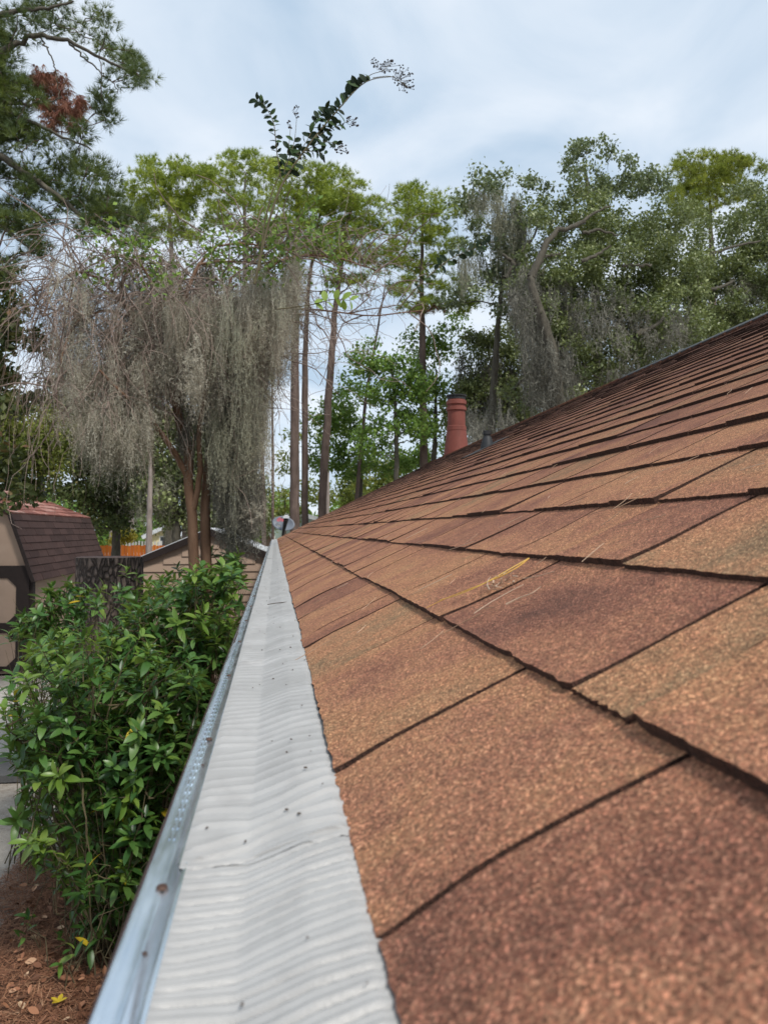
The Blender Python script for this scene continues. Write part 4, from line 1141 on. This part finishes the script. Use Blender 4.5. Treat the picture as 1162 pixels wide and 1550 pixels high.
# bare far trunks seen under the crowns
for (px_, w_, Yt, lb) in ((170, 9, 47, 'pale bare trunk leftmost in the gap beside the shed roof'), (184, 6, 48, 'thin pale trunk second in the gap beside the shed roof'), (199, 8, 50, 'moss patched trunk rising just behind the yellow bush'), (226, 9, 26, 'grey trunk rising in front of the yellow house'), (255, 14, 45, 'dark thick trunk beside the pale green house wall')):
    pine('pine_tree', lb, [(px_, 812), (px_ + 1, 760), (px_ + 2, 700), (px_ + 1, 640)], Yt, w_, [(px_, 630, 20, 14)], mat=L_pineD, barkm=B_pale if w_ < 12 else B_oak, per=8, group='trunks in the far yard', k0=.8)
# far wood: closes the horizon
fw = MB(); n = 60000
ang = rng.random(n) * 260 - 130; xx = ang; zz = 9 * rng.random(n) ** 1.3
yy = 105 + rng.random(n) * 25
top = 4.0 + 3.6 * (N1(9)(xx * .16 + 40, 3) + 1)
pos = np.stack([xx, yy, zz / 9 * top], -1)
fw.scatter(LF2v, LF2f, pos, frames(rdir(n), rdir(n, .8)), .9 * (.6 + rng.random(n) * .8), rng.random(n))
fw.build('far_wood', L_broad, kind='stuff', label='hazy far wood closing the view behind all the yards', cat='wood')
# yellow bush behind the orange fence
broad('yellow_bush', 'bright yellow bush showing above the orange fence', [(190, 840), (189, 832), (188, 824)], 42, 3, [(187, 812, 17, 7), (184, 818, 18, 6), (192, 806, 8, 4)], mat=foliage('golden_leaves', [(0, (.30, .26, .03)), (1, (.62, .52, .08))], .3), leaf_px=2.2, size_px=6, per=50, cat='bush')

# ------------------------------------------------------------------ near dark foliage at the left edge
broad('laurel_tree', 'dark leaved tree hanging in at the left edge over the shed', [(-140, 1000), (-120, 800), (-100, 600), (-80, 450)], 8.5, 30,
      [(8, 430, 26, 24, .7), (28, 462, 30, 22, .6), (5, 500, 34, 26, .7), (40, 520, 34, 24, .5), (0, 560, 30, 30, .6), (16, 610, 30, 24, .5), (8, 700, 32, 22, .7), (35, 735, 30, 22, .6), (4, 755, 34, 20, .7), (-50, 560, 50, 160, .7)], mat=L_dark, leaf_px=8.5, size_px=17, per=30, dep=.8)

# ------------------------------------------------------------------ crape myrtle smothered in moss
CYM = 8.0
cs = mpp(CYM)
cb_ = at(303, 847, CYM)
crape = thing('crape_myrtle_tree', (cb_[0], CYM, 0), 'forked crape myrtle with brown trunks buried in hanging grey spanish moss', 'tree')
wood = MB()
def limb(mb, pts, r0_, r1_, Y=CYM, dy=0.0, n=22, k=8, jit=.5):
    ys = np.linspace(Y, Y + dy, len(pts))
    q = np.array([at(a, c, yy) for (a, c), yy in zip(pts, ys)]); U = np.linspace(0, 1, n); sg = np.linspace(0, 1, len(q))
    q = np.stack([np.interp(U, sg, q[:, i]) for i in range(3)], -1)
    q[1:-1] = (q[:-2] + q[1:-1] * 2 + q[2:]) / 4
    q += rng.standard_normal((n, 3)) * cs * jit
    mb.tube(q, np.linspace(r0_, r1_, n) * cs, k, rough=.03)
    return q
limbsP = []
base = lambda px: (px, 1250)
L_ = [([(304, 1250), (300, 1000), (294, 850), (291, 780), (284, 722), (287, 690), (278, 660), (270, 620)], 8.5, 6, 0), ([(318, 1250), (315, 1000), (313, 850), (311, 760), (315, 700), (326, 640), (343, 578), (356, 535), (372, 480), (385, 430)], 9.5, 3, .3),
      ([(275, 650), (268, 615), (241, 562), (230, 518), (205, 480), (182, 455), (186, 420), (210, 390)], 7, 2, -.2), ([(284, 722), (268, 690), (257, 674), (236, 645), (222, 629), (190, 600), (150, 560)], 5, 1.6, -.5),
      ([(270, 620), (262, 560), (262, 500), (280, 450), (300, 400), (330, 372)], 6, 1.8, .2), ([(241, 562), (255, 520), (248, 470), (230, 430), (215, 400)], 4, 1.2, -.4), ([(326, 640), (345, 600), (372, 570), (395, 520), (420, 480), (440, 430)], 5, 1.5, .3),
      ([(290, 780), (300, 740), (304, 700), (300, 660), (310, 600), (325, 540), (340, 480), (350, 420)], 5, 1.8, -.3), ([(182, 455), (150, 420), (115, 410), (85, 430), (65, 480)], 2.6, 1, -.3), ([(205, 480), (160, 470), (120, 480), (95, 530), (85, 600)], 2.6, 1, -.5),
      ([(385, 430), (420, 395), (470, 385), (520, 392), (570, 410)], 3.2, 1, .5), ([(356, 535), (380, 500), (400, 470), (420, 468), (480, 468), (560, 480), (640, 470)], 2.6, .9, .8), ([(300, 400), (340, 395), (400, 400), (430, 385), (470, 370)], 2.2, .9, 0),
      ([(230, 518), (255, 490), (290, 470), (330, 455), (360, 430)], 2.4, .9, -.5), ([(330, 372), (360, 368), (400, 372), (440, 380)], 1.8, .8, -.2)]
nodesC = []
for pts, a, c, dy in L_:
    q = limb(wood, pts, a, c, CYM, dy); nodesC.append(q[7:])
wood.build('trunk', B_crape, crape, smooth=True)
nodesC = np.vstack(nodesC)
nodesC = nodesC[nodesC[:, 2] > at(300, 640, CYM)[2]]
# secondary branches and fine dead twigs
bm_ = MB()
ends = []
def gen_twigs(mb, starts, n, L, r, droop, seg=7, up=.3, k=4, outx=0):
    idx = rng.integers(0, len(starts), n); out = []
    for t in idx:
        p = starts[t].copy(); d = rdir(1, up)[0]; d[1] *= .7; d[0] += outx * (-1 if p[0] < cb_[0] - .1 else .6); l = L * (.5 + rng.random()); pts = [p]
        for s_ in range(seg):
            d = d + rng.standard_normal(3) * .28 + np.array([0, 0, -droop]); d /= np.linalg.norm(d)
            p = p + d * l / seg; pts.append(p)
        pts = np.array(pts); mb.tube(pts, np.linspace(r, r * .45, seg + 1), k, tint=rng.random(), cap=False); out.append(pts[1:])
    return np.vstack(out)
sec = gen_twigs(bm_, nodesC, 190, .85, .0085, .10, 8, .55, 5, .35)
bm_.build('branches', B_twig, crape, smooth=True)
tw = MB()
qx, qy, _ = proj(sec)
m_ = (qx > 55) & (qx < 600) & (qy > 340)
sec = sec[m_]
tws = gen_twigs(tw, sec, 1300, .5, .0036, .14, 7, .15, 3, .1)
left = sec[(proj(sec)[0] < 330)]
tws2 = gen_twigs(tw, left, 900, .8, .0032, .45, 8, .1, 3, .15)
tw.build('twigs', B_twig, crape, kind='stuff')
# a few small green leaf sprays within
gl = MB()
allt = np.vstack([sec, tws]); qx, qy, _ = proj(allt)
hi = allt[(qy < 430) & (qx > 130) & (qx < 520)]
ci = hi[rng.integers(0, len(hi), 170)]
pick = np.repeat(ci, 14, 0) + rng.standard_normal((2380, 3)) * .07
gl.scatter(LF2v, LF2f, pick, frames(rdir(2380), rdir(2380, .6)), .04 + .035 * rng.random(2380), rng.random(2380))
gl.build('leaf_sprays', L_broad, crape, kind='stuff')
# moss curtains, hung from the twigs
BX = [60, 90, 115, 150, 180, 205, 230, 262, 285, 305, 325, 350, 372, 395, 412, 430, 448, 480]
BY = [560, 690, 735, 728, 745, 700, 690, 600, 640, 760, 800, 830, 845, 835, 640, 600, 500, 420]
def crape_moss(pts, count, mat, frac, bundle, dy=0, wpx=.55, fuzz=5, hair=4.6, xr=(84, 475), tone0=0.0, spread=4.0):
    qx, qy, _ = proj(pts); k = (qx > xr[0]) & (qx < xr[1]) & (qy > 395 + 45 * NR(qx / 25, 3)); pts = pts[k]; qx = qx[k]; qy = qy[k]
    bot = np.interp(qx, BX, BY) + 45 * NR(qx / 9, 7); w_ = np.clip(bot - qy, 0, None) > 30; pts = pts[w_]; bot = bot[w_]; qy = qy[w_]
    i = rng.integers(0, len(pts), count); c = pts[i] + np.array([0, dy, 0]) + rng.standard_normal((count, 3)) * .05
    ln = np.clip((bot[i] - qy[i]), 20, 230) * (frac[0] + (frac[1] - frac[0]) * rng.random(count)) * cs
    st_ = np.repeat(c, bundle, 0); n = len(st_)
    j = rng.standard_normal((n, 3)) * cs * spread; j[:, 2] *= 2.4
    lens = np.repeat(ln, bundle) * (.25 + .75 * rng.random(n) ** 1.3)
    tone = np.clip(np.repeat(rng.random(count) * .5, bundle) + rng.random(n) * .35 + tone0, 0, 1)
    mb = MB(); p = moss_strands(mb, st_ + j, lens, wpx * cs, tone, curl=cs * 3.0, seg=9)
    moss_fuzz(mb, p[:, 1:], hair * cs, wpx * cs, tone, fuzz)
    mb.build('spanish_moss', mat, crape)
tall = np.vstack([nodesC, sec, tws]); tall[:, 2] -= rng.random(len(tall)) ** 2 * .5
crape_moss(tall, 340, L_moss, (.15, .9), 15, .12)
crape_moss(tws2, 200, L_moss, (.15, .9), 11, .05)
crape_moss(nodesC, 130, L_mossD, (.5, 1.0), 14, .15, xr=(255, 420))
crape_moss(tall, 60, L_mossG, (.2, .85), 12, -.2, xr=(340, 446), tone0=.1)
moss_part(crape, [(285, 470, 36, 22, 90, 34), (335, 468, 40, 34, 90, 46), (392, 450, 30, 32, 100, 40), (425, 450, 12, 30, 120, 14), (150, 630, 40, 30, 80, 30), (200, 640, 30, 24, 70, 20), (300, 560, 14, 30, 60, 10)], CYM - .5, .25, L_moss, wpx=.7, bundle=16, hair=4, fuzz=3)
# heavy sleeves of moss on the right trunk and under the left crown
moss_part(crape, [(345, 620, 16, 60, 110, 36), (372, 660, 16, 60, 130, 40), (385, 740, 12, 40, 80, 30), (335, 720, 8, 50, 90, 24), (360, 780, 22, 30, 60, 40), (285, 640, 10, 40, 80, 14)], CYM + .1, .3, L_mossD, wpx=.8, bundle=15, hair=4, fuzz=3)
moss_part(crape, [(368, 640, 24, 80, 100, 18), (330, 650, 14, 50, 100, 16), (150, 640, 34, 30, 90, 30), (200, 650, 30, 24, 70, 26)], CYM - .25, .3, L_mossG, wpx=.7, bundle=14, hair=4, fuzz=3)

# flowering shoots: stems, single leaves, seed heads
UY = 6.6; us = mpp(UY)

def shoot(pts, r0_, r1_, n=26, Y=UY):
    q = np.array([at(a, c, Y) for a, c in pts]); U = np.linspace(0, 1, n); sg = np.linspace(0, 1, len(q))
    q = np.stack([np.interp(U, sg, q[:, i]) for i in range(3)], -1)
    for _ in range(2): q[1:-1] = (q[:-2] + q[1:-1] * 2 + q[2:]) / 4
    st = MB(); st.tube(q, np.linspace(r0_, r1_, n) * mpp(Y), 6); st.build('shoot', B_shoot, crape, smooth=True); return q
main = shoot([(385, 430), (396, 380), (408, 330), (425, 277), (459, 230), (486, 195), (513, 165), (542, 130), (564, 118), (597, 116)], 2.2, .5)
shoot([(392, 410), (400, 340), (412, 290), (424, 262)], 1.5, .7)
lt = shoot([(425, 270), (419, 230), (415, 186), (402, 160), (388, 150)], 1.0, .3)
sr_ = [shoot(p_, .7, .3, 12) for p_ in ([(470, 213), (495, 197), (512, 190), (535, 180)], [(459, 230), (485, 215), (505, 215), (520, 226)], [(450, 235), (470, 228), (490, 232)], [(434, 250), (446, 215), (449, 180)], [(430, 262), (437, 225), (440, 190)],
        [(440, 245), (465, 215), (480, 180), (498, 160)], [(545, 128), (560, 112), (580, 108), (590, 96)], [(564, 118), (590, 114), (604, 122), (618, 132)])]
sec2 = shoot([(600, 470), (640, 425), (675, 395), (710, 378), (748, 365)], 1.2, .4, 20, 9.0)
sec3 = shoot([(420, 468), (470, 462), (505, 452), (530, 455)], 1.0, .4, 14)
lv_me = []
for k, w_ in enumerate((.27, .30, .24)):
    tv, tf = leaf_template(w_, .06, .15 + .1 * k, 5); m = MB(); m.add(tv, tf, .15 + .35 * k); lv_me.append(m.mesh('leaf', L_crape))
m = MB(); m.add(*leaf_template(.3, .06, .15, 5), .9); lv_me.append(m.mesh('leaf', L_broad))
def put_leaf(me, p, d, nr, s, parent):
    M = frames(np.array([d]), np.array([nr]))[0]
    m4 = Matrix([list(M[i]) + [p[i]] for i in range(3)] + [[0, 0, 0, 1]]) @ Matrix.Scale(s, 4)
    return place('leaf', me, m4, parent)
def dress(q, a, b_, n, Lpx, up=1.0, sides=(1, -1), Y=UY, mesh=None):
    for i in range(n):
        u = a + (b_ - a) * i / max(1, n - 1); k = u * (len(q) - 1); k0_ = int(min(k, len(q) - 2)); p = q[k0_] + (q[k0_ + 1] - q[k0_]) * (k - k0_)
        t = q[k0_ + 1] - q[k0_]; t /= np.linalg.norm(t)
        for sd_ in sides:
            side = np.cross(t, [0, 1, 0]) * -sd_
            d = t * .5 + side * up + rng.standard_normal(3) * .35
            put_leaf(mesh or random.choice(lv_me[:3]), p + rng.standard_normal(3) * .004, d, np.array([0, -1, .4]) + rng.standard_normal(3) * .5, Lpx * mpp(Y) * random.uniform(.75, 1.15), crape)
dress(main, .38, .66, 14, 17, .9, (1,)); dress(main, .36, .62, 8, 15, .9, (-1,)); dress(main, .60, .86, 17, 17, 1.0, (-1, )); 
dress(main, .62, .86, 12, 19, 1.0, (-1,))
dress(lt, .1, 1, 20, 11); dress(sr_[0], .2, .8, 6, 13); dress(sr_[1], .2, .75, 6, 13); dress(sr_[2], .2, 1, 6, 13); dress(sr_[5], .1, .9, 12, 15, .8); dress(sr_[3], 0, .5, 6, 15); dress(sr_[4], 0, .5, 5, 15)
dress(sec2, .2, 1, 14, 14, Y=9, mesh=None); dress(sec3, .4, 1, 5, 18, mesh=lv_me[3]); 
ico_v = np.array([(0, 0, 1), (1, 0, 0), (0, 1, 0), (-1, 0, 0), (0, -1, 0), (0, 0, -1)]) * 1.0; ico_f = np.array([(0, 1, 2), (0, 2, 3), (0, 3, 4), (0, 4, 1), (5, 2, 1), (5, 3, 2), (5, 4, 3), (5, 1, 4)])
for (bx, by, rx_, ry_, n) in ((585, 100, 22, 11, 30), (610, 118, 16, 20, 46), (616, 132, 12, 8, 16), (534, 183, 10, 11, 22), (517, 226, 12, 9, 20), (449, 168, 4, 13, 13), (439, 187, 4, 9, 9), (566, 92, 6, 6, 5)):
    bb_ = MB(); a = rng.random(n) * 6.28; r_ = np.sqrt(rng.random(n))
    p = atv(bx + rx_ * r_ * np.cos(a), by + ry_ * r_ * np.sin(a), UY + rng.random(n) * .08)
    bb_.scatter(ico_v, ico_f, p, np.repeat(np.eye(3)[None], n, 0), 1.7 * us * (.7 + .5 * rng.random(n)), rng.random(n))
    c0 = at(bx - rx_ * .6, by + ry_ * .3, UY + .04)
    for q in p:
        if rng.random() < .75: bb_.tube([c0 + (q - c0) * .25 + rng.standard_normal(3) * .01, q], .35 * us, 3, cap=False)
    bb_.build('seed_head', L_berry, crape)

# ------------------------------------------------------------------ shrubs beside the gutter
bl_me = {}
def mk_leafset():
    out = []
    for k in range(5):
        tv, tf = leaf_template(.145 + .016 * k, .05, .1 + .09 * k, 6)
        for (mt, tn) in ((L_bush, .15 + .18 * k), (L_bushN, .2 + .15 * k), (L_yel, .5)):
            m = MB(); m.add(tv, tf, tn); out.append(((k, mt.name), m.mesh('leaf', mt, smooth=True), tv, tf))
    return out
LS = mk_leafset()
LSd = {a: (me, tv, tf) for a, me, tv, tf in LS}
def shrub(label, base_px, Y, ells, tips, leaf_m, newfrac, yel, dep, xmax=-.14, seed=1, wh=9):
    s = mpp(Y); bx = at(base_px, 900, Y)[0]
    root = thing('laurel_shrub', (bx, Y, 0), label, 'shrub', 'shrubs beside the gutter')
    stm = MB(); leaves = []; stems_ = []
    area = sum(e_[2] * e_[3] * (e_[4] if len(e_) > 4 else 1) for e_ in ells)
    for e_ in ells:
        n = int(tips * e_[2] * e_[3] * (e_[4] if len(e_) > 4 else 1) / area)
        for _ in range(n):
            a = random.random() * 6.283; r_ = math.sqrt(random.random())
            yy = Y + random.uniform(-dep, dep)
            p = at(e_[0] + e_[2] * r_ * math.cos(a), e_[1] + e_[3] * r_ * math.sin(a), yy)
            if p[0] > xmax - .02 * yy or p[2] < .12: continue
            b0 = np.array([bx + random.uniform(-.35, .35), Y + random.uniform(-.4, .4), 0])
            if len(stems_) > 12 and random.random() < .72:
                b0 = min(random.sample(stems_, 10), key=lambda z_: np.linalg.norm(z_ - p)) 
            mid = b0 * .5 + p * .5 + np.array([0, 0, -.1]) + rng.standard_normal(3) * .08
            u = np.linspace(0, 1, 9)[:, None]
            q = b0 * (1 - u) ** 2 + 2 * mid * u * (1 - u) + p * u ** 2 + rng.standard_normal((9, 3)) * .008
            stm.tube(q, np.linspace(.006, .0025, 9), 5); stems_ += [q[3], q[4], q[5], q[6]]
            ax = q[-1] - q[-2]; ax /= np.linalg.norm(ax); ax = ax * .6 + np.array([0, 0, .7]) + rng.standard_normal(3) * .25; ax /= np.linalg.norm(ax)
            isnew = random.random() < newfrac
            nl = random.randint(wh - 2, wh + 3)
            t1 = np.cross(ax, [0.3, 1, 0.1]); t1 /= np.linalg.norm(t1); t2 = np.cross(ax, t1)
            for k in range(nl):
                th = k * 2.4 + random.random() * .5; el = .25 + 1.0 * (k / nl)
                rad = (math.cos(th) * t1 + math.sin(th) * t2)
                d = rad * math.sin(el + .35) + ax * math.cos(el + .35)
                pos_ = p - ax * (k / nl) * .09
                nr = ax * math.sin(el + .35) - rad * math.cos(el + .35) + rng.standard_normal(3) * .15
                L = leaf_m * random.uniform(.7, 1.2) * (.75 + .35 * k / nl)
                mt = L_yel.name if random.random() < yel else (L_bushN.name if isnew or random.random() < .04 else L_bush.name)
                leaves.append((pos_, d, nr, L, (random.randrange(5), mt)))
            # older scattered leaves down the stem
            for k in range(random.randint(5, 10)):
                uu = random.uniform(.25, .92); pos_ = q[int(uu * 8)]
                d = rdir(1, .1)[0]; leaves.append((pos_, d, np.array([0, 0, 1]) + rng.standard_normal(3) * .4, leaf_m * random.uniform(.6, 1.1), (random.randrange(5), L_yel.name if random.random() < yel * 2 else L_bush.name)))
    for k in range(110):       # bare inner twigs
        b0 = np.array([bx + random.uniform(-.4, .4), Y + random.uniform(-.4, .4), 0]); e_ = random.choice(ells)
        p = at(e_[0] + random.uniform(-1, 1) * e_[2], e_[1] + random.uniform(-.6, 1) * e_[3], Y + random.uniform(-dep, dep))
        if p[0] > xmax: continue
        u = np.linspace(0, 1, 8)[:, None]; q = b0 * (1 - u) + p * u + rng.standard_normal((8, 3)) * .05
        stm.tube(q, np.linspace(.005, .0012, 8), 4)
    stm.build('stems', B_stem, root)
    leaves.sort(key=lambda l: -l[3] / (l[0][1]) + (10 if not (0 < proj(l[0])[0] < 1162 and 0 < proj(l[0])[1] < 1550) else 0))
    for (p, d, nr, L, key) in leaves[:300]:
        put_leaf(LSd[key][0], p, d, nr, L, root)
    byk = {}
    for l in leaves[300:]: byk.setdefault(l[4], []).append(l)
    mats = {}
    for key, ls in byk.items():
        mb = mats.setdefault(key[1], MB()); _, tv, tf = LSd[key]
        P = np.array([l[0] for l in ls]); D = np.array([l[1] for l in ls]); Nn = np.array([l[2] for l in ls]); Ln = np.array([l[3] for l in ls])
        mb.scatter(tv, tf, P, frames(D, Nn), Ln, (.15 if key[1] == L_bush.name else .2) + .17 * key[0] + 0 * Ln)
    for nme, mb in mats.items(): mb.build('leaf', bpy.data.materials[nme], root, kind='stuff', smooth=True)
    return root
shrub('big glossy green shrub at lower left, nearest the camera', 200, 5.5, [(110, 1120, 105, 70), (60, 1060, 60, 50), (200, 1150, 110, 90), (150, 1000, 110, 60), (80, 1245, 62, 50, .8), (150, 1290, 70, 60, .8), (270, 1100, 70, 110), (230, 1230, 80, 80, .8), (200, 1330, 50, 40, .6), (250, 1280, 50, 60, .6)], 430, .118, .22, .004, .65)
shrub('bright topped green shrub in the middle of the row beside the gutter', 270, 6.3, [(260, 960, 100, 60), (320, 900, 90, 50), (190, 1000, 60, 40), (290, 1010, 100, 70), (100, 985, 60, 40, .8), (260, 1080, 90, 70, .8)], 260, .12, .4, .003, .6)
shrub('farthest shrub of the row under the crape myrtle trunks', 330, 8.0, [(330, 870, 80, 36), (375, 855, 30, 24), (240, 900, 20, 34), (192, 905, 18, 46, .8), (340, 930, 60, 40)], 120, .12, .3, 0, .5)
shrub('lanky dark leaved shrub in front of the shed door post', 100, 7.2, [(80, 920, 60, 30), (120, 900, 50, 30), (50, 960, 40, 40, .7), (100, 980, 60, 40, .7)], 60, .12, .08, .004, .4)

# ------------------------------------------------------------------ pine straw and leaf litter on the ground
M_soil = simple('brown_mulch_soil', [(.3, (.045, .026, .017)), (.7, (.12, .062, .04))], 25, .95, bumpd=.02)
so = MB(); K = 40
cen = np.array([(-.75, 4.9, .03)] + [(-.75 + (1.35 + .22 * N1(8)(k * .5, 2)) * math.cos(k * 2 * math.pi / K), 5.6 + (3.6 + .3 * N1(8)(k * .6, 5)) * math.sin(k * 2 * math.pi / K), -.02 - .02) for k in range(K)])
cen[0] = (-.75, 5.6, .05)
so.add(cen, [(0, 1 + k, 1 + (k + 1) % K) for k in range(K)]); so.build('soil', M_soil, kind='structure', smooth=True)
ps = MB(); n = 40000
px_ = np.abs(rng.standard_normal(n)) * 0; 
xs = rng.uniform(-2.6, -.3, n); ys = rng.uniform(3.2, 7.2, n)
keep = (xs > -1.95 + .25 * N1(4)(ys * 1.4, 1) - (ys - 4.5) * .02)
xs, ys = xs[keep], ys[keep]; n = len(xs)
z = .02 + rng.random(n) * .03
a = rng.random(n) * math.pi * 2; L = .06 + .10 * rng.random(n)
d = np.stack([np.cos(a), np.sin(a), rng.standard_normal(n) * .12], -1) * L[:, None] / 2
c = np.stack([xs, ys, z], -1); sd_ = np.cross(d, [0, 0, 1.0]); sd_ /= np.linalg.norm(sd_, axis=1)[:, None]; sd_ *= .0016
v = np.stack([c - d - sd_, c - d + sd_, c + d + sd_, c + d - sd_], 1).reshape(-1, 3)
ps.add(v, np.arange(n * 4).reshape(-1, 4), rng.random(n) * .85)
ps.build('pine_straw', M_litter, kind='stuff', label='red brown pine straw spread on the ground under the shrubs', cat='pine straw')
lt_ = MB(); n = 900
xs = rng.uniform(-2.3, -.4, n); ys = rng.uniform(3.3, 6.5, n)
keep = xs > -1.9 + .3 * rng.standard_normal(n) * .4
xs, ys = xs[keep], ys[keep]; n = len(xs)
tv, tf = leaf_template(.27, .1, -.12, 4)
lt_.scatter(tv, tf, np.stack([xs, ys, .035 + .03 * rng.random(n)], -1), frames(rdir(n, 0, .25), rdir(n, 2.5)), (.035 + .045 * rng.random(n)), rng.random(n))
lt_.build('leaf_litter', M_litter, kind='stuff', label='dry brown fallen leaves scattered over the pine straw', cat='leaf litter')
# single yellow leaf on the straw, bottom left
q = at(89, 1517, 1); k = (.06 - CAM[2]) / (q[2] - CAM[2]); yp = CAM + (q - CAM) * k
m = MB()
for j in range(4):
    an = j * 1.4; m.scatter(tv, tf, np.array([yp]), frames(np.array([[math.cos(an), math.sin(an), .3]]), np.array([[0, 0, 1.0]])), .055, .6)
m.build('fallen_leaf', L_yel, label='small bright yellow fallen leaf on the pine straw at bottom left', cat='leaf')
# pine cone
q = at(127, 1537, 1); k = (.05 - CAM[2]) / (q[2] - CAM[2]); cp_ = CAM + (q - CAM) * k
pc = thing('pine_cone', tuple(cp_), 'brown pine cone lying on the straw at bottom left beside the gutter', 'pine cone')
m = MB(); m.tube([cp_ + np.array([-.05, 0, 0]), cp_, cp_ + np.array([.045, .01, 0])], [.012, .022, .008], 8); m.build('core', M_litter, pc)
m = MB(); nn_ = 70
sv = np.array([(0, -.3, 0), (.8, -.5, .1), (1, 0, .2), (.8, .5, .1), (0, .3, 0)]); sf = np.array([(0, 1, 2, 3, 4)])
u = (np.arange(nn_) + .5) / nn_; th = np.arange(nn_) * 2.4
pp_ = np.stack([cp_[0] - .05 + .095 * u, cp_[1] + .012 * np.cos(th), cp_[2] + .012 * np.sin(th)], -1)
dd = np.stack([.5 + 0 * u, np.cos(th), np.sin(th)], -1)
m.scatter(sv, sf, pp_, frames(dd, np.tile([1.0, 0, 0], (nn_, 1))), .026 * np.sin(math.pi * np.clip(u * .8 + .15, 0, 1)), rng.random(nn_) * .6)
m.build('scales', M_litter, pc, kind='stuff')
# small seedlings on the straw
def seedling(px0, py0, n, label, Lm):
    q = at(px0, py0, 1); k = (.02 - CAM[2]) / (q[2] - CAM[2]); g0 = CAM + (q - CAM) * k
    t = thing('seedling', tuple(g0), label, 'plant', 'small weeds on the pine straw')
    m = MB()
    for j in range(max(2, n // 4)):
        e1 = g0 + np.array([random.uniform(-.12, .12), random.uniform(-.1, .1), random.uniform(.08, .22)])
        m.tube([g0, (g0 + e1) / 2 + rng.standard_normal(3) * .01, e1], [.003, .0025, .0015], 4)
        for i in range(n // max(2, n // 4)):
            d = rdir(1, .2)[0]; put_leaf(LSd[(random.randrange(5), L_bush.name if random.random() < .7 else L_bushN.name)][0], e1 + rng.standard_normal(3) * .02, d, np.array([0, 0, 1]) + rng.standard_normal(3) * .3, Lm * random.uniform(.7, 1.2), t)
    m.build('stems', B_stem, t)
seedling(98, 1500, 6, 'round leaved seedling at bottom left above the yellow leaf', .095)
seedling(62, 1440, 14, 'tufted seedling with small green leaves left of the shrub foot', .085)
seedling(115, 1445, 12, 'leafy seedling close under the big shrub at lower left', .085)
seedling(175, 1370, 14, 'low weed among dry leaves beside the gutter edge', .07)

# ------------------------------------------------------------------ litter on the roof: yellow pine needles, crumbs
def roof_curve(pxs, h=.012):
    return np.array([on_roof(a, c, h) for a, c in pxs])
def needle(pxs, r, name, label, mat, tint=.5):
    q = roof_curve(pxs); U = np.linspace(0, 1, 18); sg = np.linspace(0, 1, len(q)); q = np.stack([np.interp(U, sg, q[:, i]) for i in range(3)], -1)
    for _ in range(2): q[1:-1] = (q[:-2] + q[1:-1] * 2 + q[2:]) / 4
    m = MB(); m.tube(q, np.linspace(r, r * .4, 18), 5, tint=tint)
    return m
m = needle([(800, 845), (785, 858), (755, 874), (715, 890), (675, 905), (645, 920)], .0009, '', '', M_straw)
m2 = needle([(800, 845), (770, 862), (730, 885), (690, 902), (665, 908)], .0008, '', '', M_straw, .8)
m.add(np.concatenate(m2.v[:1]), m2.f[0], .8)
m.build('pine_needle', M_straw, label='long yellow pine needle pair lying across the shingles at the centre', cat='pine needle', smooth=True)
M_dry = foliage('dry_pale_needles', [(0, (.18, .11, .07)), (.5, (.34, .22, .14)), (1, (.5, .38, .28))], 0, .7)
nd_ = MB()
for k in range(90):
    px0 = random.uniform(430, 1150); lim = 803 - .42 * (px0 - 416); py0 = random.uniform(lim + 6, min(lim + 330, 1000))
    try:
        p = on_roof(px0, py0, .011)
    except Exception: continue
    if p[1] > 14.5 or p[1] < .7 or p[0] > RXc - .1: continue
    s_ = mpp(p[1]); L = random.uniform(.02, .06); th = random.random() * 6.28
    t = (p[0] - EX) / UC; u_ = np.linspace(-.5, .5, 6); bow = random.uniform(-.4, .4)
    q = rp(t + L * (u_ * math.cos(th) + bow * u_ ** 2 * math.sin(th)), p[1] + L * (u_ * math.sin(th) - bow * u_ ** 2 * math.cos(th)), .009 + random.random() * .003)
    nd_.tube(q, max(.0004, .28 * s_ * .8), 4, tint=random.random() * .9)
nd_.build('dry_needles', M_dry, kind='stuff', label='scattered dry pine needles and twigs lying on the brown shingles', cat='pine needles')
m = MB()
for (cxp, cyp) in ((765, 872), (745, 885)):
    for k in range(16):
        p = on_roof(cxp + random.gauss(0, 8), cyp + random.gauss(0, 4), .010); m.obox(p, p + rng.standard_normal(3) * .003, .0016, .0008, random.random())
m.build('dry_petals', M_dry, kind='stuff', label='little heap of pale dry petals below the yellow needle', cat='petals')
m = needle([(741, 893), (737, 886), (738, 878), (742, 873)], .0007, '', '', M_dry, .9)
m.build('curled_needle', M_dry, label='short curled pale needle near the yellow pine needle', cat='pine needle')
m = needle([(765, 915), (785, 905), (805, 898), (818, 888)], .0008, '', '', M_dry, .7)
m.build('dry_twig', M_dry, label='pale dry twig lying right of the curled needle on the shingles', cat='twig')
# thin twig across the guard
m = MB(); q = [at(405, 912, 1.75), at(418, 908, 1.78), at(432, 901, 1.80), at(446, 897, 1.83)]
q = [np.array([a_[0], a_[1], ZS + .013]) for a_ in q]
m.tube(q, .0009, 4); m.build('thin_twig', M_spot, label='thin dark twig lying across the white gutter guard', cat='twig')
